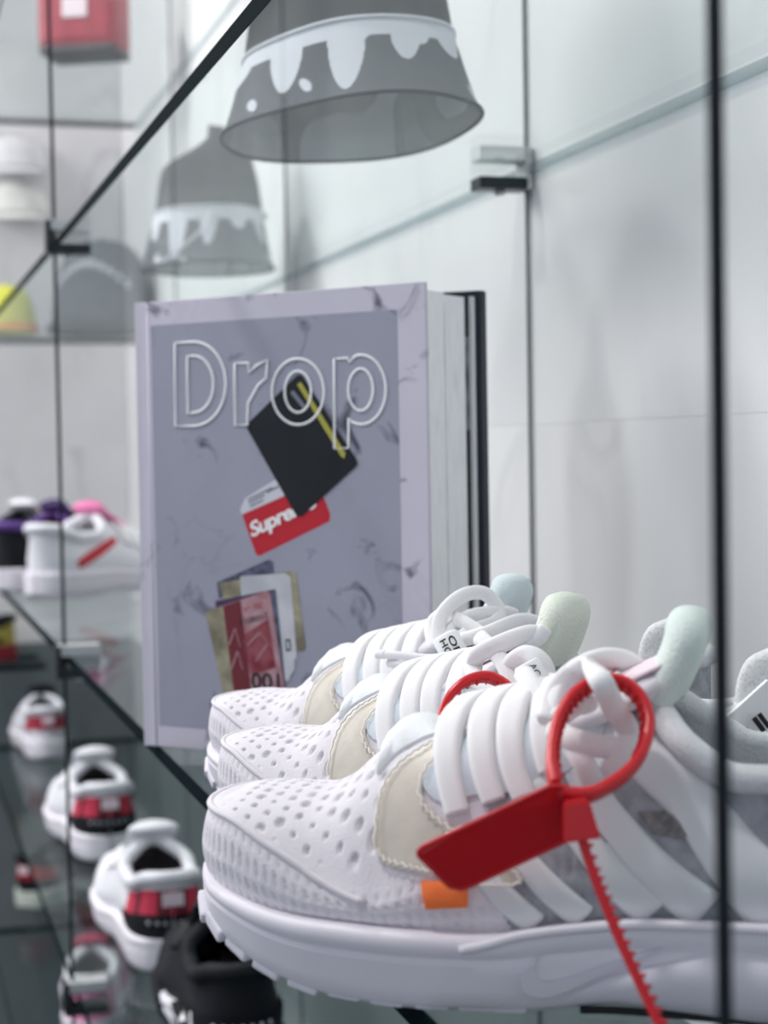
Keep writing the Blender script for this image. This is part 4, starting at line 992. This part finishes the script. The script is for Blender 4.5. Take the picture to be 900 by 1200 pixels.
def put_shoe(o, heel_px, z, heading):        # heel at a pixel on a level; heading in degrees, 0 = toe away along the wall
    q = on_level(heel_px[0], heel_px[1], z); d = Vector((-math.cos(math.radians(heading)), math.sin(math.radians(heading)), 0)); c = q + d * .15
    o.location = (c.x, c.y, z); o.rotation_euler = (0, 0, math.atan2(d.y, d.x)); return o
M['pinkred'] = mat('rose_red_panel', (196, 52, 78), .5, .35); M['darkred'] = mat('dark_red_panel', (112, 30, 46), .5, .35); M['sw'] = mat('white_leather', (226, 226, 232), .45, .4); M['dk'] = mat('black_knit', (24, 26, 32), .7, .2); M['plum'] = mat('plum_lining', (62, 40, 50), .8)
def red_heel(label):
    return simple_shoe(label, M['sw'], M['sole'], M['plum'], M['sw'], (M['pinkred'], M['pinkred'], M['darkred']), M['dk'], None, M['sw'])
r1 = red_heel('white shoe with rose red ribbed heel on the low shelf, nearest of that row')
put_shoe(r1, (204, 1140), ZS[3], 0)
r2 = copy_tree(r1); r2['label'] = 'white shoe with rose red ribbed heel, second one back on the low shelf'; put_shoe(r2, (130, 1010), ZS[3], -2)
r1['group'] = r2['group'] = 'red-heeled shoes on the low shelf'
r3 = simple_shoe('small far white shoe with black tongue and red heel, low shelf by the end wall', M['sw'], M['sole'], M['dk'], M['sw'], (M['darkred'], M['pinkred']), None, None, M['dk'], sc=.9); put_shoe(r3, (58, 892), ZS[3], 0)
M['zebra'] = camo('black_white_print', ((20, 22, 28), (22, 24, 30), (222, 222, 228)), 26, (.4, .57))
k1 = simple_shoe('black shoe with black and white patterned heel, under the toe of the nearest sneaker', M['dk'], M['zebra'], M['dk'], M['dk'], None, M['zebra'], None, M['dk'], (30, 30, 36)); put_shoe(k1, (286, 1275), ZS[3], 4)
w1 = simple_shoe('far white shoe with red side stripe and pink tongue on the glass shelf', M['sw'], M['sole'], M['knit_grey'], M['sw'], None, None, (196, 40, 50), (236, 130, 180)); w1.location = (*rf(-.445, 2.56)[:2], SH)
def aim(o, right, fwd, ang, z): place_shoe(o, right, fwd, ang, z)
aim(w1, -.345, 2.62, 117, SH)
w2 = simple_shoe('white and black shoe at the left border, farthest on the middle shelf', M['sw'], M['sole'], M['dk'], M['dk'], None, None, (40, 42, 48), M['sw']); aim(w2, -.490, 2.85, 117, SH)
w3 = simple_shoe('black shoe with red and violet patches between the two far white shoes', M['dk'], M['sole'], (150, 30, 50), (90, 60, 130), None, None, (190, 50, 60), (60, 40, 90), (180, 40, 60)); aim(w3, -.418, 2.735, 117, SH)
M['greycamo'] = camo('grey_white_pattern', ((90, 96, 104), (150, 154, 162), (200, 202, 208)), 30)
w4 = simple_shoe('black shoe with grey patterned sole, half hidden behind the left edge of the book', M['dk'], M['greycamo'], M['dk'], M['dk'], None, None, None, M['dk'], (30, 30, 36)); aim(w4, -.290, 2.40, 75, SH)
l4 = simple_shoe('black shoe with pale green sole and red heel, low at the left border', M['dk'], (214, 222, 210), M['dk'], M['dk'], (mat('bright_red_panel', (190, 40, 50), .5),), None, None, M['dk'], (40, 40, 46)); put_shoe(l4, (30, 1066), ZS[4], 40)
l5 = simple_shoe('pink and white shoe at the bottom left corner on the lowest shelf', (222, 140, 176), M['sole'], M['plum'], M['sw'], None, None, (236, 236, 240), (170, 40, 80)); put_shoe(l5, (105, 1225), ZS[4], 10)
# short shelf on the end wall with a yellow shoe
glass_shelf(-3.25, WX + .002, EYE.z - .39, 'short clear glass shelf fixed to the end wall, under the yellow and black shoe', -.12, .30)
e1 = simple_shoe('yellow and black shoe with red sole at the left border, on the short shelf', (160, 148, 66), (130, 36, 46), M['dk'], M['dk'], None, None, M['dk'], M['dk'], (30, 30, 30), sc=.82)
e1.location = (-3.33, .135, EYE.z - .39); e1.rotation_euler = (0, 0, math.radians(-70))
# hats and the red bag
def dome_hat(name, loc, r, h, rz, col, label, cat, brim=None, letter=None, band=None):
    root = empty(name, loc, rz); tag(root, label, cat); mm = col if not isinstance(col, tuple) else mat('hat_fabric', col, .85, .2, var=.08, scale=60); b = MB(); pts = []
    for i in range(18):
        f = i / 17; z = h * math.sin(f * math.pi / 2) ** .9; rr = r * max(math.cos(f * math.pi / 2), .02) ** .62
        for j in range(40): a = 2 * math.pi * j / 40; pts.append((rr * math.cos(a), rr * math.sin(a) * .9, z))
    b.grid(pts, 18, 40, mm, cv=True); b.build('crown', root)
    b = MB(); b.tube([(r * 1.01 * math.cos(a), r * .91 * math.sin(a), .010) for a in np.linspace(0, 2 * math.pi, 48, endpoint=False)], .010 * r / .09, band or mm, 8, closed=True); b.build('hat_band', root)
    b = MB(); b.tube([(0, 0, h - .002), (0, 0, h + .004)], .006, mm, 10); b.build('top_button', root)
    if brim:
        b = MB(); vs = []
        for i in range(6):
            f = i / 5
            for j in range(21): a = math.pi * (.12 + .76 * j / 20); vs.append(((r * (1 + .0 * f)) * math.cos(a), -(r * .9 + brim * f) * math.sin(a) * (1), .008 - .10 * brim * f - .25 * (r * math.cos(a)) ** 2))
        b.grid(vs, 6, 21, mm); o = b.build('brim', root); o.modifiers.new('t', 'SOLIDIFY').thickness = .004
    if letter:
        for k in range(letter):
            a = math.pi * (1.22 + .56 * k / (letter - 1)); ar = math.sin((k / (letter - 1)) * math.pi); z = h * (.50 + .22 * ar); f = math.asin(min(1, (z / h) ** (1 / .9))) / (math.pi / 2); rr = r * max(math.cos(f * math.pi / 2), .02) ** .62
            b = MB(); b.box((-.0045, -.0012, -.007), (.0045, .0012, .007), M['drip']); o = b.build('pale_stitched_letter', root); o.location = (rr * math.cos(a) * 1.01, rr * .9 * math.sin(a) * 1.01, z); o.rotation_euler = (0, 0, a + math.pi / 2)
    return root
_p = P(122, 398, 3.05)
dome_hat('knit_hat', (_p.x, _p.y, ZU), .092, .165, math.radians(60), (70, 78, 86), 'grey domed hat with an arc of pale letters, far on the upper shelf', 'hat', None, 11, M['bagdark'])
_p = P(8, 392, 3.02)
dome_hat('cap', (_p.x, _p.y, ZU), .052, .085, math.radians(70), (212, 214, 96), 'lime yellow cap at the left border on the upper shelf', 'cap', .045, None, mat('orange_band', (226, 120, 70), .8))
def wall_cap(px, py, label, col=(236, 236, 238)):
    q = P(px, py, 3.30); pg = MB()
    root = empty('cap', (WX + .004, q.y, q.z), 0); tag(root, label, 'cap', 'pale caps hung on the end wall'); mm = mat('pale_cap_fabric', col, .85, .2, var=.05, scale=60); b = MB(); pts = []
    for i in range(12):
        f = i / 11
        for j in range(28): a = math.pi * j / 27; rr = math.cos(f * math.pi / 2) ** .7; pts.append((.055 * math.sin(a) * rr + .001, .062 * math.cos(a) * rr, .062 * math.sin(f * math.pi / 2)))
    b.grid(pts, 12, 28, mm); b.build('crown', root)
    b = MB(); vs = []
    for i in range(5):
        f = i / 4
        for j in range(17): a = math.pi * (.1 + .8 * j / 16); vs.append((.053 * math.sin(a) + .05 * f * math.sin(a), .060 * math.cos(a), -.002 - .018 * f * math.sin(a)))
    b.grid(vs, 5, 17, mm); o = b.build('brim', root); o.modifiers.new('t', 'SOLIDIFY').thickness = .004
    b = MB(); b.tube([(-.004, 0, .050), (.012, 0, .050)], .004, M['steel'], 8); b.build('wall_hook', root)
wall_cap(20, 195, 'upper of the two pale caps hanging on the end wall at the left'); wall_cap(22, 248, 'lower of the two pale caps hanging on the end wall at the left', (240, 240, 236))
def red_bag():
    q = on_level(100, 70, ZS[0] + GT); root = empty('handbag', (q.x, q.y, ZS[0] + GT), math.radians(64)); tag(root, 'red boxy handbag standing on the topmost glass shelf at upper left', 'bag'); mr = mat('red_leather', (168, 52, 70), .45, .4, var=.1, scale=40)
    b = MB(); b.box((-.062, -.045, .012), (.062, .045, .145), mr); b.build('bag_body', root, bevel=.012)
    b = MB(); b.box((-.060, -.043, .002), (.060, .043, .016), mat('dark_bag_base', (70, 62, 68), .6)); b.build('bag_base', root, bevel=.004)
    b = MB(); b.tube([(.032 * math.cos(a), 0, .142 + .055 * math.sin(a)) for a in np.linspace(0, math.pi, 20)], .0045, mr, 8); b.build('carry_handle', root)
    b = MB(); b.box((-.02, -.047, .055), (.02, -.0445, .085), M['label']); b.build('front_badge', root, bevel=.0008)
    b = MB(); b.tube([(-.05, -.0465, .118), (.05, -.0465, .118)], .0018, M['steel'], 6); b.build('front_zip', root)
red_bag()
